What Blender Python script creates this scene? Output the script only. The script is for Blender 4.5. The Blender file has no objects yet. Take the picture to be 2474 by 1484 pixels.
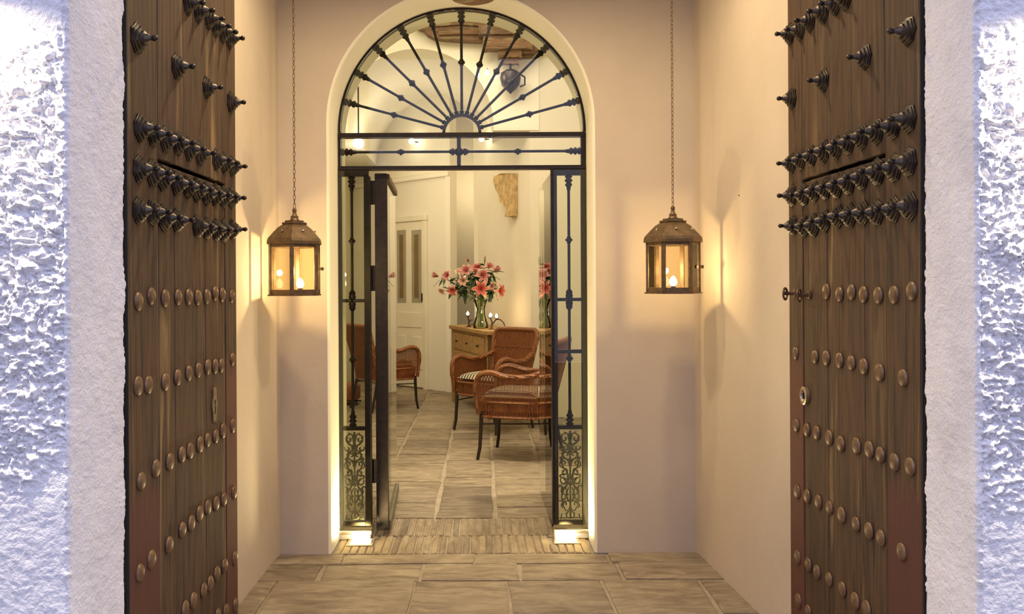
import bpy, bmesh, math, random
import numpy as np
from mathutils import Vector, Matrix, Euler
R = math.radians
random.seed(7)
F = 2100.0; VX = 1165.0; VY = 683.0; H = 1.45      # focal length in px, vanishing point, eye height
scene = bpy.context.scene
col = scene.collection

# ------------------------------------------------------------------ camera
cam_d = bpy.data.cameras.new('camera'); cam = bpy.data.objects.new('camera', cam_d); col.objects.link(cam)
cam.location = (0, 0, H)
cam.rotation_euler = (Matrix.Rotation(R(90), 4, 'X') @ Matrix.Rotation(R(-0.32), 4, 'Z')).to_euler()
cam_d.sensor_width = 36.0; cam_d.lens = 36.0 * F / 2474.0
cam_d.shift_x = (1237 - VX) / 2474.0; cam_d.shift_y = -(742 - VY) / 2474.0
cam_d.clip_start = 0.05; cam_d.clip_end = 100
scene.camera = cam

# ------------------------------------------------------------------ world (dusk sky) and exposure
w = bpy.data.worlds.new('dusk'); scene.world = w; w.use_nodes = True
bg = w.node_tree.nodes['Background']
bg.inputs[0].default_value = (0.70, 0.735, 1.0, 1); bg.inputs[1].default_value = 2.0
scene.view_settings.view_transform = 'Standard'; scene.view_settings.look = 'None'
scene.view_settings.gamma = 1.0; scene.view_settings.use_curve_mapping = False
scene.view_settings.exposure = 0.0

WARM = (1.0, 0.77, 0.46)
WARM2 = (1.0, 0.86, 0.63)
def light(name, kind, loc, power, color=WARM, radius=0.05, size=None, rot=None, spot=None, blend=0.5, sy=None):
    d = bpy.data.lights.new(name, kind); o = bpy.data.objects.new(name, d); col.objects.link(o)
    o.location = loc; d.energy = power; d.color = color
    if kind == 'AREA':
        d.size = size
        if sy: d.shape = 'RECTANGLE'; d.size_y = sy
    else: d.shadow_soft_size = radius
    if kind == 'SPOT': d.spot_size = R(spot); d.spot_blend = blend
    if rot: o.rotation_euler = rot
    return o
# facade lamps just outside the frame, raking the rough plaster downwards
light('facade_light', 'SPOT', (-1.30, 1.93, 2.16), 150, (1.0, 0.83, 0.58), 0.012, rot=Euler((0, R(4), 0)), spot=172, blend=1.0)
light('facade_light', 'SPOT', (1.48, 1.93, 2.12), 150, (1.0, 0.83, 0.58), 0.012, rot=Euler((0, R(-4), 0)), spot=172, blend=1.0)
# portico ceiling downlights
for x_, y_, p_ in ((-0.50, 3.62, 108), (0.52, 3.62, 98), (0.05, 3.1, 40)):
    light('portico_downlight', 'SPOT', (x_, y_, 3.40), p_, WARM, 0.05, spot=150, blend=1.0)
# lounge lamps and a recess fill
light('lounge_light', 'AREA', (-0.3, 7.2, 4.5), 120, WARM2, size=2.2)
light('lounge_vault_light', 'POINT', (-1.2, 10.6, 2.9), 20, WARM2, 0.06)
light('lounge_recess_fill', 'POINT', (-0.025, 11.9, 2.8), 11, WARM2, 0.02)  # unseen fill added behind the cabinet wall to brighten the recess
light('lounge_spot', 'SPOT', (0.9, 6.0, 4.3), 420, WARM2, 0.05, spot=45, rot=Euler((R(0), R(5), 0)))

# ------------------------------------------------------------------ materials
def nt(name):
    m = bpy.data.materials.new(name); m.use_nodes = True
    t = m.node_tree; b = t.nodes['Principled BSDF']
    return m, t, b
def N(t, typ, **kw):
    n = t.nodes.new(typ)
    for k, v in kw.items():
        if k in ('operation', 'blend_type', 'data_type', 'noise_dimensions', 'wave_type', 'bands_direction', 'feature'): setattr(n, k, v)
        else: n.inputs[k].default_value = v
    return n
def coords(t, scale=(1, 1, 1), src='Object'):
    c = N(t, 'ShaderNodeTexCoord'); mp = N(t, 'ShaderNodeMapping'); mp.inputs['Scale'].default_value = scale
    t.links.new(c.outputs[src], mp.inputs['Vector']); return mp.outputs[0]
def ramp(t, fac, stops):
    r = N(t, 'ShaderNodeValToRGB'); e = r.color_ramp.elements
    while len(e) < len(stops): e.new(0.5)
    for i, (p, c) in enumerate(stops): e[i].position = p; e[i].color = (*c, 1)
    t.links.new(fac, r.inputs[0]); return r.outputs[0]
def mix(t, fac, a, b, mode='MIX'):
    m = N(t, 'ShaderNodeMix', data_type='RGBA', blend_type=mode)
    if isinstance(fac, float): m.inputs[0].default_value = fac
    else: t.links.new(fac, m.inputs[0])
    for i, x in ((6, a), (7, b)):
        if isinstance(x, tuple): m.inputs[i].default_value = (*x, 1)
        else: t.links.new(x, m.inputs[i])
    return m.outputs[2]
def bump(t, b, h, strength=0.3, dist=0.01):
    n = N(t, 'ShaderNodeBump', Strength=strength, Distance=dist); t.links.new(h, n.inputs['Height']); t.links.new(n.outputs[0], b.inputs['Normal'])
def noise(t, vec, scale, detail=4, rough=0.55, dist=0.0):
    n = N(t, 'ShaderNodeTexNoise', Scale=scale, Detail=detail, Roughness=rough, Distortion=dist); t.links.new(vec, n.inputs['Vector']); return n.outputs[0]

def plaster(name, a, b_, scale=2.0, bstr=0.25, bscale=30):
    m, t, b = nt(name); v = coords(t)
    c = ramp(t, noise(t, v, scale, 6, 0.6), [(0.3, a), (0.7, b_)])
    t.links.new(c, b.inputs['Base Color']); b.inputs['Roughness'].default_value = 0.85
    bump(t, b, noise(t, v, bscale, 5, 0.6), bstr, 0.006); return m
M = {}
M['portico'] = plaster('portico_plaster', (0.53, 0.445, 0.345), (0.61, 0.515, 0.40), 1.6, 0.25, 22)
M['lounge'] = plaster('lounge_plaster', (0.73, 0.67, 0.53), (0.79, 0.73, 0.59), 1.2, 0.12, 18)
M['lounge_white'] = plaster('lounge_white_plaster', (0.84, 0.79, 0.66), (0.88, 0.83, 0.70), 1.2, 0.1, 18)
M['facade'] = plaster('facade_limewash', (0.66, 0.65, 0.71), (0.82, 0.81, 0.86), 3.5, 1.0, 130)
M['reveal'] = plaster('arch_reveal_plaster', (0.84, 0.79, 0.62), (0.88, 0.83, 0.66), 3, 0.15, 25)

def wood(name, dark, mid, pale, red=None, sc=1.0, rough=0.78, axis='Z', pale_amt=0.60):
    m, t, b = nt(name)
    s = {'Z': (1, 1, .06), 'Y': (1, .06, 1), 'X': (.06, 1, 1)}[axis]
    v = coords(t, s); g = noise(t, v, 60 * sc, 6, 0.6, 0.6); g2 = noise(t, v, 13 * sc, 4, 0.6, 0.8)
    c = ramp(t, g, [(0.32, dark), (0.58, mid)])
    pf = ramp(t, g2, [(pale_amt, (0, 0, 0)), (pale_amt + 0.16, (1, 1, 1))])
    c = mix(t, pf, c, pale)
    if red:
        gm = N(t, 'ShaderNodeNewGeometry'); sp = N(t, 'ShaderNodeSeparateXYZ'); t.links.new(gm.outputs['Position'], sp.inputs[0])
        n1 = noise(t, coords(t, (1, 3, 0.9)), 9, 5)
        a = N(t, 'ShaderNodeMath', operation='MULTIPLY_ADD'); t.links.new(n1, a.inputs[0]); a.inputs[1].default_value = 0.12; hz = N(t, 'ShaderNodeMath', operation='MULTIPLY'); t.links.new(sp.outputs[2], hz.inputs[0]); hz.inputs[1].default_value = 0.4; t.links.new(hz.outputs[0], a.inputs[2])
        rf = ramp(t, a.outputs[0], [(red[0] * 0.4, (1, 1, 1)), (red[0] * 0.4 + 0.03, (0, 0, 0))])
        c = mix(t, rf, c, red[1])
    t.links.new(c, b.inputs['Base Color']); b.inputs['Roughness'].default_value = rough
    bump(t, b, g, 0.5, 0.005); return m
DK, MD, PL = (0.020, 0.008, 0.003), (0.078, 0.037, 0.013), (0.26, 0.165, 0.066)
M['oak'] = wood('weathered_oak', DK, MD, PL)
M['oak2'] = wood('weathered_oak_plain', DK, (0.076, 0.037, 0.013), (0.14, 0.082, 0.031), pale_amt=0.60)
M['oak_red'] = wood('oak_red_paint', DK, MD, PL, red=(0.96, (0.075, 0.022, 0.012)))
M['oak_red2'] = wood('oak_red_paint_edge', DK, MD, PL, red=(1.25, (0.095, 0.030, 0.014)), pale_amt=0.7)
M['dark_gap'] = wood('dark_gap_fill', (0.006, 0.005, 0.004), (0.015, 0.012, 0.01), (0.02, 0.016, 0.012))  # near-black colour standing for the shade in the door gaps
M['pine'] = wood('old_pine', (0.30, 0.17, 0.06), (0.42, 0.26, 0.10), (0.5, 0.34, 0.15), sc=0.6, axis='Y')
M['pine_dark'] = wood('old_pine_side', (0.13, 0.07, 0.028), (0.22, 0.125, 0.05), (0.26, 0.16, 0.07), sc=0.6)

def metal(name, color, rough=0.4, metallic=0.8, var=None):
    m, t, b = nt(name); v = coords(t)
    c = ramp(t, noise(t, v, 40, 4), [(0.35, color), (0.7, var or tuple(x * 1.5 for x in color))])
    t.links.new(c, b.inputs['Base Color']); b.inputs['Roughness'].default_value = rough; b.inputs['Metallic'].default_value = metallic
    bump(t, b, noise(t, v, 150, 3), 0.2, 0.002); return m
M['iron'] = metal('black_iron', (0.020, 0.015, 0.012), 0.42, 0.6, (0.035, 0.024, 0.017))
M['stud_iron'] = metal('stud_iron', (0.030, 0.024, 0.021), 0.40, 0.7, (0.08, 0.062, 0.05))
M['stud_brown'] = metal('domed_stud_iron', (0.11, 0.058, 0.030), 0.42, 0.3, (0.19, 0.115, 0.062))
M['cast'] = metal('cast_iron_green', (0.12, 0.11, 0.07), 0.5, 0.25, (0.2, 0.185, 0.12))
M['bronze'] = metal('aged_bronze', (0.10, 0.062, 0.030), 0.5, 0.45, (0.18, 0.115, 0.058))
M['steel'] = metal('brushed_steel', (0.5, 0.42, 0.3), 0.3, 0.9, (0.6, 0.5, 0.38))
M['escutcheon'] = metal('worn_iron_plate', (0.20, 0.15, 0.09), 0.5, 0.6, (0.3, 0.22, 0.13))
M['bark'] = metal('brown_metal_branch', (0.09, 0.045, 0.02), 0.5, 0.4, (0.14, 0.07, 0.03))

def glass(name, tint=(1, 1, 1), ior=1.5, gloss=1.0, rough=0.0):
    m = bpy.data.materials.new(name); m.use_nodes = True; t = m.node_tree; t.nodes.clear()
    o = t.nodes.new('ShaderNodeOutputMaterial'); fr = N(t, 'ShaderNodeFresnel', IOR=ior * 0.94)
    tr = t.nodes.new('ShaderNodeBsdfTransparent'); tr.inputs[0].default_value = (*tint, 1)
    gl = t.nodes.new('ShaderNodeBsdfGlossy'); gl.inputs['Roughness'].default_value = rough; gl.inputs[0].default_value = (gloss, gloss, gloss, 1)
    mx = t.nodes.new('ShaderNodeMixShader'); t.links.new(fr.outputs[0], mx.inputs[0]); t.links.new(tr.outputs[0], mx.inputs[1]); t.links.new(gl.outputs[0], mx.inputs[2])
    t.links.new(mx.outputs[0], o.inputs[0]); return m
M['glass'] = glass('window_glass', (0.97, 0.985, 0.96))
M['glass_side'] = glass('greenish_thick_glass', (0.94, 0.955, 0.87), 1.5)
M['glass_vase'] = glass('vase_glass', (0.90, 0.93, 0.82), 1.5)
M['glass_amber'] = glass('lantern_glass', (1.0, 0.97, 0.88), 1.3)
def emit(name, color, s):
    m = bpy.data.materials.new(name); m.use_nodes = True; t = m.node_tree; t.nodes.clear()
    o = t.nodes.new('ShaderNodeOutputMaterial'); e = t.nodes.new('ShaderNodeEmission'); e.inputs[0].default_value = (*color, 1); e.inputs[1].default_value = s
    t.links.new(e.outputs[0], o.inputs[0]); return m
M['bulb'] = emit('lit_bulb', (1, 0.86, 0.6), 22)
M['lamp_face'] = emit('lit_lamp_face', (1, 0.90, 0.68), 9)
M['flame'] = emit('candle_glow', (1, 0.88, 0.66), 14)

def stone(name, a, b_, c_, streak=(1, 1, 1), bs=0.5, randc=True):
    m, t, b = nt(name)
    oi = N(t, 'ShaderNodeObjectInfo'); v = coords(t, (1, 3.2, 1)) if streak == (1, 1, 1) else coords(t, streak)
    addv = N(t, 'ShaderNodeVectorMath', operation='ADD'); t.links.new(v, addv.inputs[0])
    mulr = N(t, 'ShaderNodeMath', operation='MULTIPLY'); t.links.new(oi.outputs['Random'], mulr.inputs[0]); mulr.inputs[1].default_value = 37.0
    t.links.new(mulr.outputs[0], addv.inputs[1]); v = addv.outputs[0]
    n1 = noise(t, v, 4.5, 9, 0.68, 0.9); n2 = noise(t, v, 22, 6, 0.65, 0.4)
    c = ramp(t, n1, [(0.3, a), (0.5, b_), (0.72, c_)])
    rr = ramp(t, oi.outputs['Random'], [(0.0, (0.60, 0.57, 0.56)), (0.22, (0.90, 0.87, 0.83)), (1.0, (1.14, 1.11, 1.02))])
    c = mix(t, 0.9, c, rr, 'MULTIPLY')
    t.links.new(c, b.inputs['Base Color']); b.inputs['Roughness'].default_value = 0.55
    mh = N(t, 'ShaderNodeMath', operation='ADD'); t.links.new(n1, mh.inputs[0]); t.links.new(n2, mh.inputs[1])
    bump(t, b, mh.outputs[0], bs, 0.012); return m
M['stone'] = stone('riven_paving_stone', (0.15, 0.112, 0.074), (0.31, 0.25, 0.175), (0.47, 0.395, 0.285), bs=0.8)
M['brick'] = stone('worn_threshold_brick', (0.17, 0.125, 0.08), (0.31, 0.245, 0.165), (0.44, 0.37, 0.27), streak=(3, 1, 1), bs=0.7)
M['mortar'] = plaster('sandy_mortar', (0.30, 0.245, 0.17), (0.42, 0.35, 0.25), 12, 0.5, 60)
M['street'] = plaster('street_paving', (0.09, 0.085, 0.08), (0.14, 0.13, 0.12), 5, 0.5, 40)

def simple(name, color, rough=0.6, var=0.15, scale=30, metallic=0.0):
    m, t, b = nt(name); c2 = tuple(min(1, x * (1 + var)) for x in color); c1 = tuple(x * (1 - var) for x in color)
    t.links.new(ramp(t, noise(t, coords(t), scale, 4), [(0.3, c1), (0.7, c2)]), b.inputs['Base Color'])
    b.inputs['Roughness'].default_value = rough; b.inputs['Metallic'].default_value = metallic; return m
M['wicker'] = simple('honey_wicker', (0.22, 0.070, 0.019), 0.45, 0.4, 60)
M['wicker_rim'] = None
m, t, b = nt('braided_wicker_rim'); v = coords(t); wv = N(t, 'ShaderNodeTexWave', Scale=28, Distortion=3.0, Detail=2); t.links.new(v, wv.inputs['Vector'])
t.links.new(ramp(t, wv.outputs[0], [(0.2, (0.15, 0.045, 0.012)), (0.8, (0.33, 0.13, 0.038))]), b.inputs['Base Color']); b.inputs['Roughness'].default_value = 0.42
bump(t, b, wv.outputs[0], 0.6, 0.008); M['wicker_rim'] = m
M['wicker_in'] = simple('wicker_backing', (0.09, 0.027, 0.009), 0.7, 0.3)
M['chair_leg'] = simple('dark_chair_leg', (0.022, 0.011, 0.007), 0.3, 0.3)
m, t, b = nt('striped_cushion_cloth'); v = coords(t); wv = N(t, 'ShaderNodeTexWave', Scale=9.0, Distortion=0.0, Detail=0); wv.bands_direction = 'X'; t.links.new(v, wv.inputs['Vector'])
t.links.new(ramp(t, wv.outputs[0], [(0.42, (0.62, 0.52, 0.34)), (0.60, (0.05, 0.05, 0.055))]), b.inputs['Base Color']); b.inputs['Roughness'].default_value = 0.9; M['stripe'] = m
M['petal'] = None
def petal_mat(name, edge, mid):
    m, t, b = nt(name); c = N(t, 'ShaderNodeAttribute'); c.attribute_name = 'tip'
    t.links.new(ramp(t, c.outputs['Fac'], [(0.0, mid), (0.55, mid), (1.0, edge)]), b.inputs['Base Color']); b.inputs['Roughness'].default_value = 0.5
    return m
M['petal_pink'] = petal_mat('pink_lily_petal', (0.76, 0.52, 0.42), (0.52, 0.16, 0.15))
M['petal_coral'] = petal_mat('coral_lily_petal', (0.76, 0.40, 0.30), (0.62, 0.13, 0.10))
M['petal_pale'] = petal_mat('pale_lily_petal', (0.86, 0.72, 0.52), (0.70, 0.40, 0.30))
M['leaf'] = simple('lily_leaf', (0.035, 0.075, 0.018), 0.45, 0.5, 20)
M['bud'] = simple('green_lily_bud', (0.22, 0.24, 0.06), 0.5, 0.3, 20)
M['stem'] = simple('lily_stem_green', (0.14, 0.17, 0.035), 0.5, 0.3, 20)
M['white_paint'] = simple('cream_door_paint', (0.84, 0.78, 0.62), 0.45, 0.04, 4)
M['grey_glass'] = simple('dim_door_pane', (0.20, 0.14, 0.055), 0.3, 0.1, 6)
M['grey_band'] = simple('etched_pane_border', (0.36, 0.33, 0.24), 0.5, 0.08, 6)
M['relic'] = simple('ochre_carved_stone', (0.52, 0.36, 0.16), 0.85, 0.35, 14)
m, t, b = nt('painted_old_timber'); v = coords(t, (0.6, 1, 3.0)); n1 = noise(t, v, 7, 6, 0.65, 1.0)
t.links.new(ramp(t, n1, [(0.3, (0.03, 0.018, 0.01)), (0.42, (0.14, 0.075, 0.035)), (0.5, (0.20, 0.12, 0.06)), (0.55, (0.20, 0.08, 0.04)), (0.60, (0.22, 0.17, 0.08)), (0.8, (0.5, 0.40, 0.24))]), b.inputs['Base Color'])
b.inputs['Roughness'].default_value = 0.7; bump(t, b, n1, 0.8, 0.03); M['painted'] = m
M['terracotta'] = simple('terracotta_weave', (0.34, 0.13, 0.06), 0.7, 0.35, 40)
M['black'] = simple('keyhole_black', (0.006, 0.005, 0.004), 0.8)

# ------------------------------------------------------------------ mesh helpers
def base_of(o):
    v = Vector((0, 0, 0))
    while o is not None: v += o.location; o = o.parent
    return v
def tag(o, label=None, cat=None, group=None, kind=None):
    if label: o['label'] = label
    if cat: o['category'] = cat
    if group: o['group'] = group
    if kind: o['kind'] = kind
    return o
def empty(name, loc=(0, 0, 0), rz=0.0, **kw):
    o = bpy.data.objects.new(name, None); col.objects.link(o); o.location = loc; o.rotation_euler = (0, 0, rz); o.empty_display_size = 0.05
    return tag(o, **kw)
class MB:
    def __init__(s): s.v = []; s.f = []
    def add(s, v, f):
        n = len(s.v); s.v += [tuple(x) for x in v]; s.f += [tuple(i + n for i in q) for q in f]; return s
    def box(s, x0, x1, y0, y1, z0, z1, c=0.0, mat=None):
        if x0 > x1: x0, x1 = x1, x0
        if y0 > y1: y0, y1 = y1, y0
        if z0 > z1: z0, z1 = z1, z0
        if c <= 0:
            v = [(x, y, z) for x in (x0, x1) for y in (y0, y1) for z in (z0, z1)]
            f = [(0, 1, 3, 2), (4, 6, 7, 5), (0, 4, 5, 1), (2, 3, 7, 6), (0, 2, 6, 4), (1, 5, 7, 3)]
        else:
            v = []; idx = {}
            for ix, x in enumerate((x0, x1)):
                for iy, y in enumerate((y0, y1)):
                    for iz, z in enumerate((z0, z1)):
                        sx, sy, sz = (1 - 2 * ix) * c, (1 - 2 * iy) * c, (1 - 2 * iz) * c
                        for a, p in enumerate(((x, y + sy, z + sz), (x + sx, y, z + sz), (x + sx, y + sy, z))): idx[(ix, iy, iz, a)] = len(v); v.append(p)
            f = []
            for k in (0, 1):
                f.append([idx[(k, *q, 0)] for q in ((0, 0), (0, 1), (1, 1), (1, 0))][::(1 if k == 0 else -1)])
                f.append([idx[(q[0], k, q[1], 1)] for q in ((0, 0), (1, 0), (1, 1), (0, 1))][::(1 if k == 0 else -1)])
                f.append([idx[(q[0], q[1], k, 2)] for q in ((0, 0), (0, 1), (1, 1), (1, 0))][::(1 if k == 0 else -1)])
            for a in (0, 1):
                for b_ in (0, 1):
                    f.append([idx[(a, b_, 0, 0)], idx[(a, b_, 1, 0)], idx[(a, b_, 1, 1)], idx[(a, b_, 0, 1)]])
                    f.append([idx[(a, 0, b_, 0)], idx[(a, 1, b_, 0)], idx[(a, 1, b_, 2)], idx[(a, 0, b_, 2)]])
                    f.append([idx[(0, a, b_, 1)], idx[(1, a, b_, 1)], idx[(1, a, b_, 2)], idx[(0, a, b_, 2)]])
            for ix in (0, 1):
                for iy in (0, 1):
                    for iz in (0, 1): f.append([idx[(ix, iy, iz, a)] for a in range(3)])
        if mat is not None: v = [mat @ Vector(p) for p in v]
        return s.add(v, f)
    def lathe(s, p0, p1, prof, n=10, sq=None):
        """rings of radius r at distance d from p0 towards p1"""
        p0 = Vector(p0); d = (Vector(p1) - p0).normalized(); a = d.orthogonal().normalized()
        if sq: a = Vector(sq)
        b_ = d.cross(a); v = []; f = []
        for (dd, r) in prof:
            for k in range(n):
                t_ = 2 * math.pi * (k + 0.5) / n; v.append(p0 + d * dd + (a * math.cos(t_) + b_ * math.sin(t_)) * max(r, 1e-5))
        for i in range(len(prof) - 1):
            for k in range(n): f.append((i * n + k, i * n + (k + 1) % n, (i + 1) * n + (k + 1) % n, (i + 1) * n + k))
        f.append(tuple(range(n))[::-1]); f.append(tuple((len(prof) - 1) * n + k for k in range(n)))
        return s.add(v, f)
    def tube(s, pts, r, n=6, closed=False):
        pts = [Vector(p) for p in pts]; m_ = len(pts); rs = r if isinstance(r, (list, tuple)) else [r] * m_
        v = []; f = []; up = None
        for i, p in enumerate(pts):
            q0 = pts[(i - 1) % m_] if closed or i else p; q1 = pts[(i + 1) % m_] if closed or i < m_ - 1 else p
            d = (q1 - q0).normalized()
            if up is None: up = d.orthogonal().normalized()
            up = (up - d * up.dot(d)); up = up.normalized() if up.length > 1e-6 else d.orthogonal().normalized()
            sd = d.cross(up)
            for k in range(n):
                t_ = 2 * math.pi * k / n; v.append(p + (up * math.cos(t_) + sd * math.sin(t_)) * rs[i])
        for i in range(m_ if closed else m_ - 1):
            j = (i + 1) % m_
            for k in range(n): f.append((i * n + k, i * n + (k + 1) % n, j * n + (k + 1) % n, j * n + k))
        if not closed: f.append(tuple(range(n))[::-1]); f.append(tuple((m_ - 1) * n + k for k in range(n)))
        return s.add(v, f)
    def prism(s, poly, ax, a0, a1):
        """poly 2-D in the plane perpendicular to axis ax (0 x,1 y,2 z)"""
        def P(p, a): q = list(p); q.insert(ax, a); return q
        n = len(poly); v = [P(p, a0) for p in poly] + [P(p, a1) for p in poly]
        f = [tuple(range(n))[::-1], tuple(range(n, 2 * n))] + [(i, (i + 1) % n, (i + 1) % n + n, i + n) for i in range(n)]
        return s.add(v, f)
    def mesh(s, name, mat, smooth=None, off=None):
        me = bpy.data.meshes.new(name)
        v = s.v if off is None else [(a - off.x, b_ - off.y, c - off.z) for a, b_, c in s.v]
        me.from_pydata(v, [], s.f)
        bm = bmesh.new(); bm.from_mesh(me); bmesh.ops.recalc_face_normals(bm, faces=bm.faces); bm.to_mesh(me); bm.free()
        if mat: me.materials.append(mat)
        if smooth is not None:
            me.shade_smooth()
            me.set_sharp_from_angle(angle=R(smooth))
        return me
    def build(s, name, mat, parent=None, smooth=None, local=False):
        off = None if (parent is None or local) else base_of(parent)
        o = bpy.data.objects.new(name, s.mesh(name, mat, smooth, off)); col.objects.link(o); o.parent = parent; return o
def inst(me, name, loc, parent=None, rot=None, scale=None):
    o = bpy.data.objects.new(name, me); col.objects.link(o); o.parent = parent
    o.location = Vector(loc) - (base_of(parent) if parent else Vector((0, 0, 0)))
    if rot: o.rotation_euler = rot
    if scale: o.scale = scale
    return o
def at(px, py, Y): return Vector(((px - VX) * Y / F, Y, H - (py - VY) * Y / F))
def on_x(px, py, X):          # photo point on the plane x = X
    Y = F * X / (px - VX); return Vector((X, Y, H - (py - VY) * Y / F))

# ------------------------------------------------------------------ numpy noise for the rough plaster
def vnoise(u, v, seed):
    rs = np.random.RandomState(seed); g = rs.rand(256, 256)
    iu = np.floor(u).astype(int); iv = np.floor(v).astype(int); fu = u - iu; fv = v - iv
    fu = fu * fu * (3 - 2 * fu); fv = fv * fv * (3 - 2 * fv)
    a = g[iu % 256, iv % 256]; b_ = g[(iu + 1) % 256, iv % 256]; c = g[iu % 256, (iv + 1) % 256]; d = g[(iu + 1) % 256, (iv + 1) % 256]
    return (a * (1 - fu) + b_ * fu) * (1 - fv) + (c * (1 - fu) + d * fu) * fv
def fbm(u, v, f, o, seed, rough=0.5):
    t_ = 0; a = 1; s_ = 0
    for i in range(o): t_ = t_ + a * vnoise(u * f + 11.3 * i, v * f + 7.7 * i, seed + i); s_ += a; a *= rough; f *= 2.03
    return t_ / s_ - 0.5

# ------------------------------------------------------------------ STRUCTURE: front wall (facade + jamb), one mesh per side
ZC = 3.45                      # portico ceiling
YB = 4.65                      # portico back wall
YS = 4.95                      # iron screen
ACX, AR, AZ = -0.111, 0.704, 2.309     # arch centre x, radius, spring height
def front_wall(name, sg, xo, xi, xin):
    pts = []; amp = []; nrm = []
    def seg(p, q, step, n0, k):
        d = math.hypot(q[0] - p[0], q[1] - p[1]); n = max(1, int(d / step))
        for i in range(n):
            t_ = i / n; pts.append((p[0] + (q[0] - p[0]) * t_, p[1] + (q[1] - p[1]) * t_)); nrm.append(n0); amp.append(k)
    yo, yi = 2.07, 2.372
    fw = (0, -1); r = 0.014
    seg((sg * 3.2, yo), (sg * 1.9, yo), 0.12, fw, 1.0)
    seg((sg * 1.9, yo), (sg * 1.42, yo), 0.02, fw, 1.0)
    seg((sg * 1.42, yo), (sg * (xo + r), yo), 0.0032, fw, 1.0)
    for i in range(10):
        t_ = math.pi / 2 * i / 10; pts.append((sg * (xo + r - r * math.sin(t_)), yo + r - r * math.cos(t_))); nrm.append((-sg * math.sin(t_), -math.cos(t_))); amp.append(1 - 0.7 * i / 10)
    seg((sg * xo, yo + r), (sg * xi, yi - 0.012), 0.006, (-sg, 0), 0.25)
    for i in range(4):
        t_ = math.pi / 2 * i / 3; pts.append((sg * (xi + 0.012 - 0.012 * math.cos(t_)), yi - 0.012 + 0.012 * math.sin(t_))); nrm.append((-sg * math.cos(t_), math.sin(t_))); amp.append(0.5)
    pts.append((sg * xin, yi)); nrm.append((0, 1)); amp.append(0)
    zs = np.concatenate([np.linspace(0, 0.6, 30, endpoint=False), np.linspace(0.6, 2.2, 480, endpoint=False), np.linspace(2.2, ZC, 60)])
    P = np.array(pts); Nn = np.array(nrm); A = np.array(amp); s_ = np.concatenate([[0], np.cumsum(np.hypot(*(P[1:] - P[:-1]).T))])
    S, Z = np.meshgrid(s_ + (50 if sg > 0 else 10), zs, indexing='ij')
    sd = 3 if sg < 0 else 40
    Su = S + 0.035 * fbm(S, Z, 22, 2, sd + 60); Zu = Z * 1.35 + 0.035 * fbm(S, Z, 19, 2, sd + 61) + 0.15 * S
    n1 = 1.7 * np.abs(fbm(Su, Zu, 38, 4, sd, 0.6)) ** 0.85 - 0.25 + 0.5 * fbm(Su, Zu, 70, 3, sd + 15) + 0.6 * fbm(Su, Zu, 13, 3, sd + 5); n2 = fbm(S, Z, 3.0, 4, sd + 20); n3 = fbm(S, Z, 60, 3, sd + 30)
    rough_mask = np.clip((n2 * 2.2 + np.clip((Z - 0.98) / 0.25, -0.6, 1) + 0.25) * 1.6, 0.12, 1) * np.clip((2.12 - Z) / 0.15, 0.25, 1)
    ridge = (0.5 - np.abs(n1) * 2.4)
    A2 = A[:, None]
    rough = np.where(A2 > 0.9, rough_mask, A2 * 0.5)
    disp = rough * (0.024 * n1 + 0.004 * n3) + 0.008 * n2 * (A2 > 0.1) + 0.0035 * fbm(S, Z, 25, 3, sd + 90) * (A2 > 0.2)
    edge = np.zeros(len(pts)); edge[-5:-1] = 1
    disp = disp + edge[:, None] * (0.020 * fbm(S * 0, Z, 9, 5, sd + 70, 0.65) - 0.002)
    disp[-1] = 0; disp[0] = 0
    X = P[:, 0][:, None] + Nn[:, 0][:, None] * disp; Y = P[:, 1][:, None] + Nn[:, 1][:, None] * disp
    V = np.stack([X, Y, Z], -1).reshape(-1, 3); nz = len(zs); ns = len(pts)
    i, j = np.meshgrid(np.arange(ns - 1), np.arange(nz - 1), indexing='ij'); a = (i * nz + j).ravel()
    Fc = np.stack([a, a + nz, a + nz + 1, a + 1], -1) if sg < 0 else np.stack([a, a + 1, a + nz + 1, a + nz], -1)
    me = bpy.data.meshes.new(name); me.vertices.add(len(V)); me.vertices.foreach_set('co', V.astype(np.float32).ravel())
    me.loops.add(Fc.size); me.loops.foreach_set('vertex_index', Fc.astype(np.int32).ravel())
    me.polygons.add(len(Fc)); me.polygons.foreach_set('loop_start', np.arange(0, Fc.size, 4, dtype=np.int32)); me.polygons.foreach_set('loop_total', np.full(len(Fc), 4, np.int32))
    me.update(); me.validate(); me.shade_smooth(); me.materials.append(M['facade'])
    o = bpy.data.objects.new(name, me); col.objects.link(o); o['kind'] = 'structure'
    return o
front_wall('wall_front_left', -1, 0.986, 0.972, 1.12)
front_wall('wall_front_right', 1, 1.178, 1.203, 1.28)
def struct(name, mb, mat, smooth=None, parent=None):
    o = mb.build(name, mat, parent, smooth)
    if parent is None: o['kind'] = 'structure'
    return o
struct('ceiling_portico', MB().box(-1.6, 1.8, 2.07, YB + .02, ZC, ZC + 0.15), M['portico'])
struct('wall_front_lintel', MB().box(-3.2, 3.2, 2.09, 2.36, ZC - 0.02 + 0.02, ZC + 1.4), M['facade'])
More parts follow.
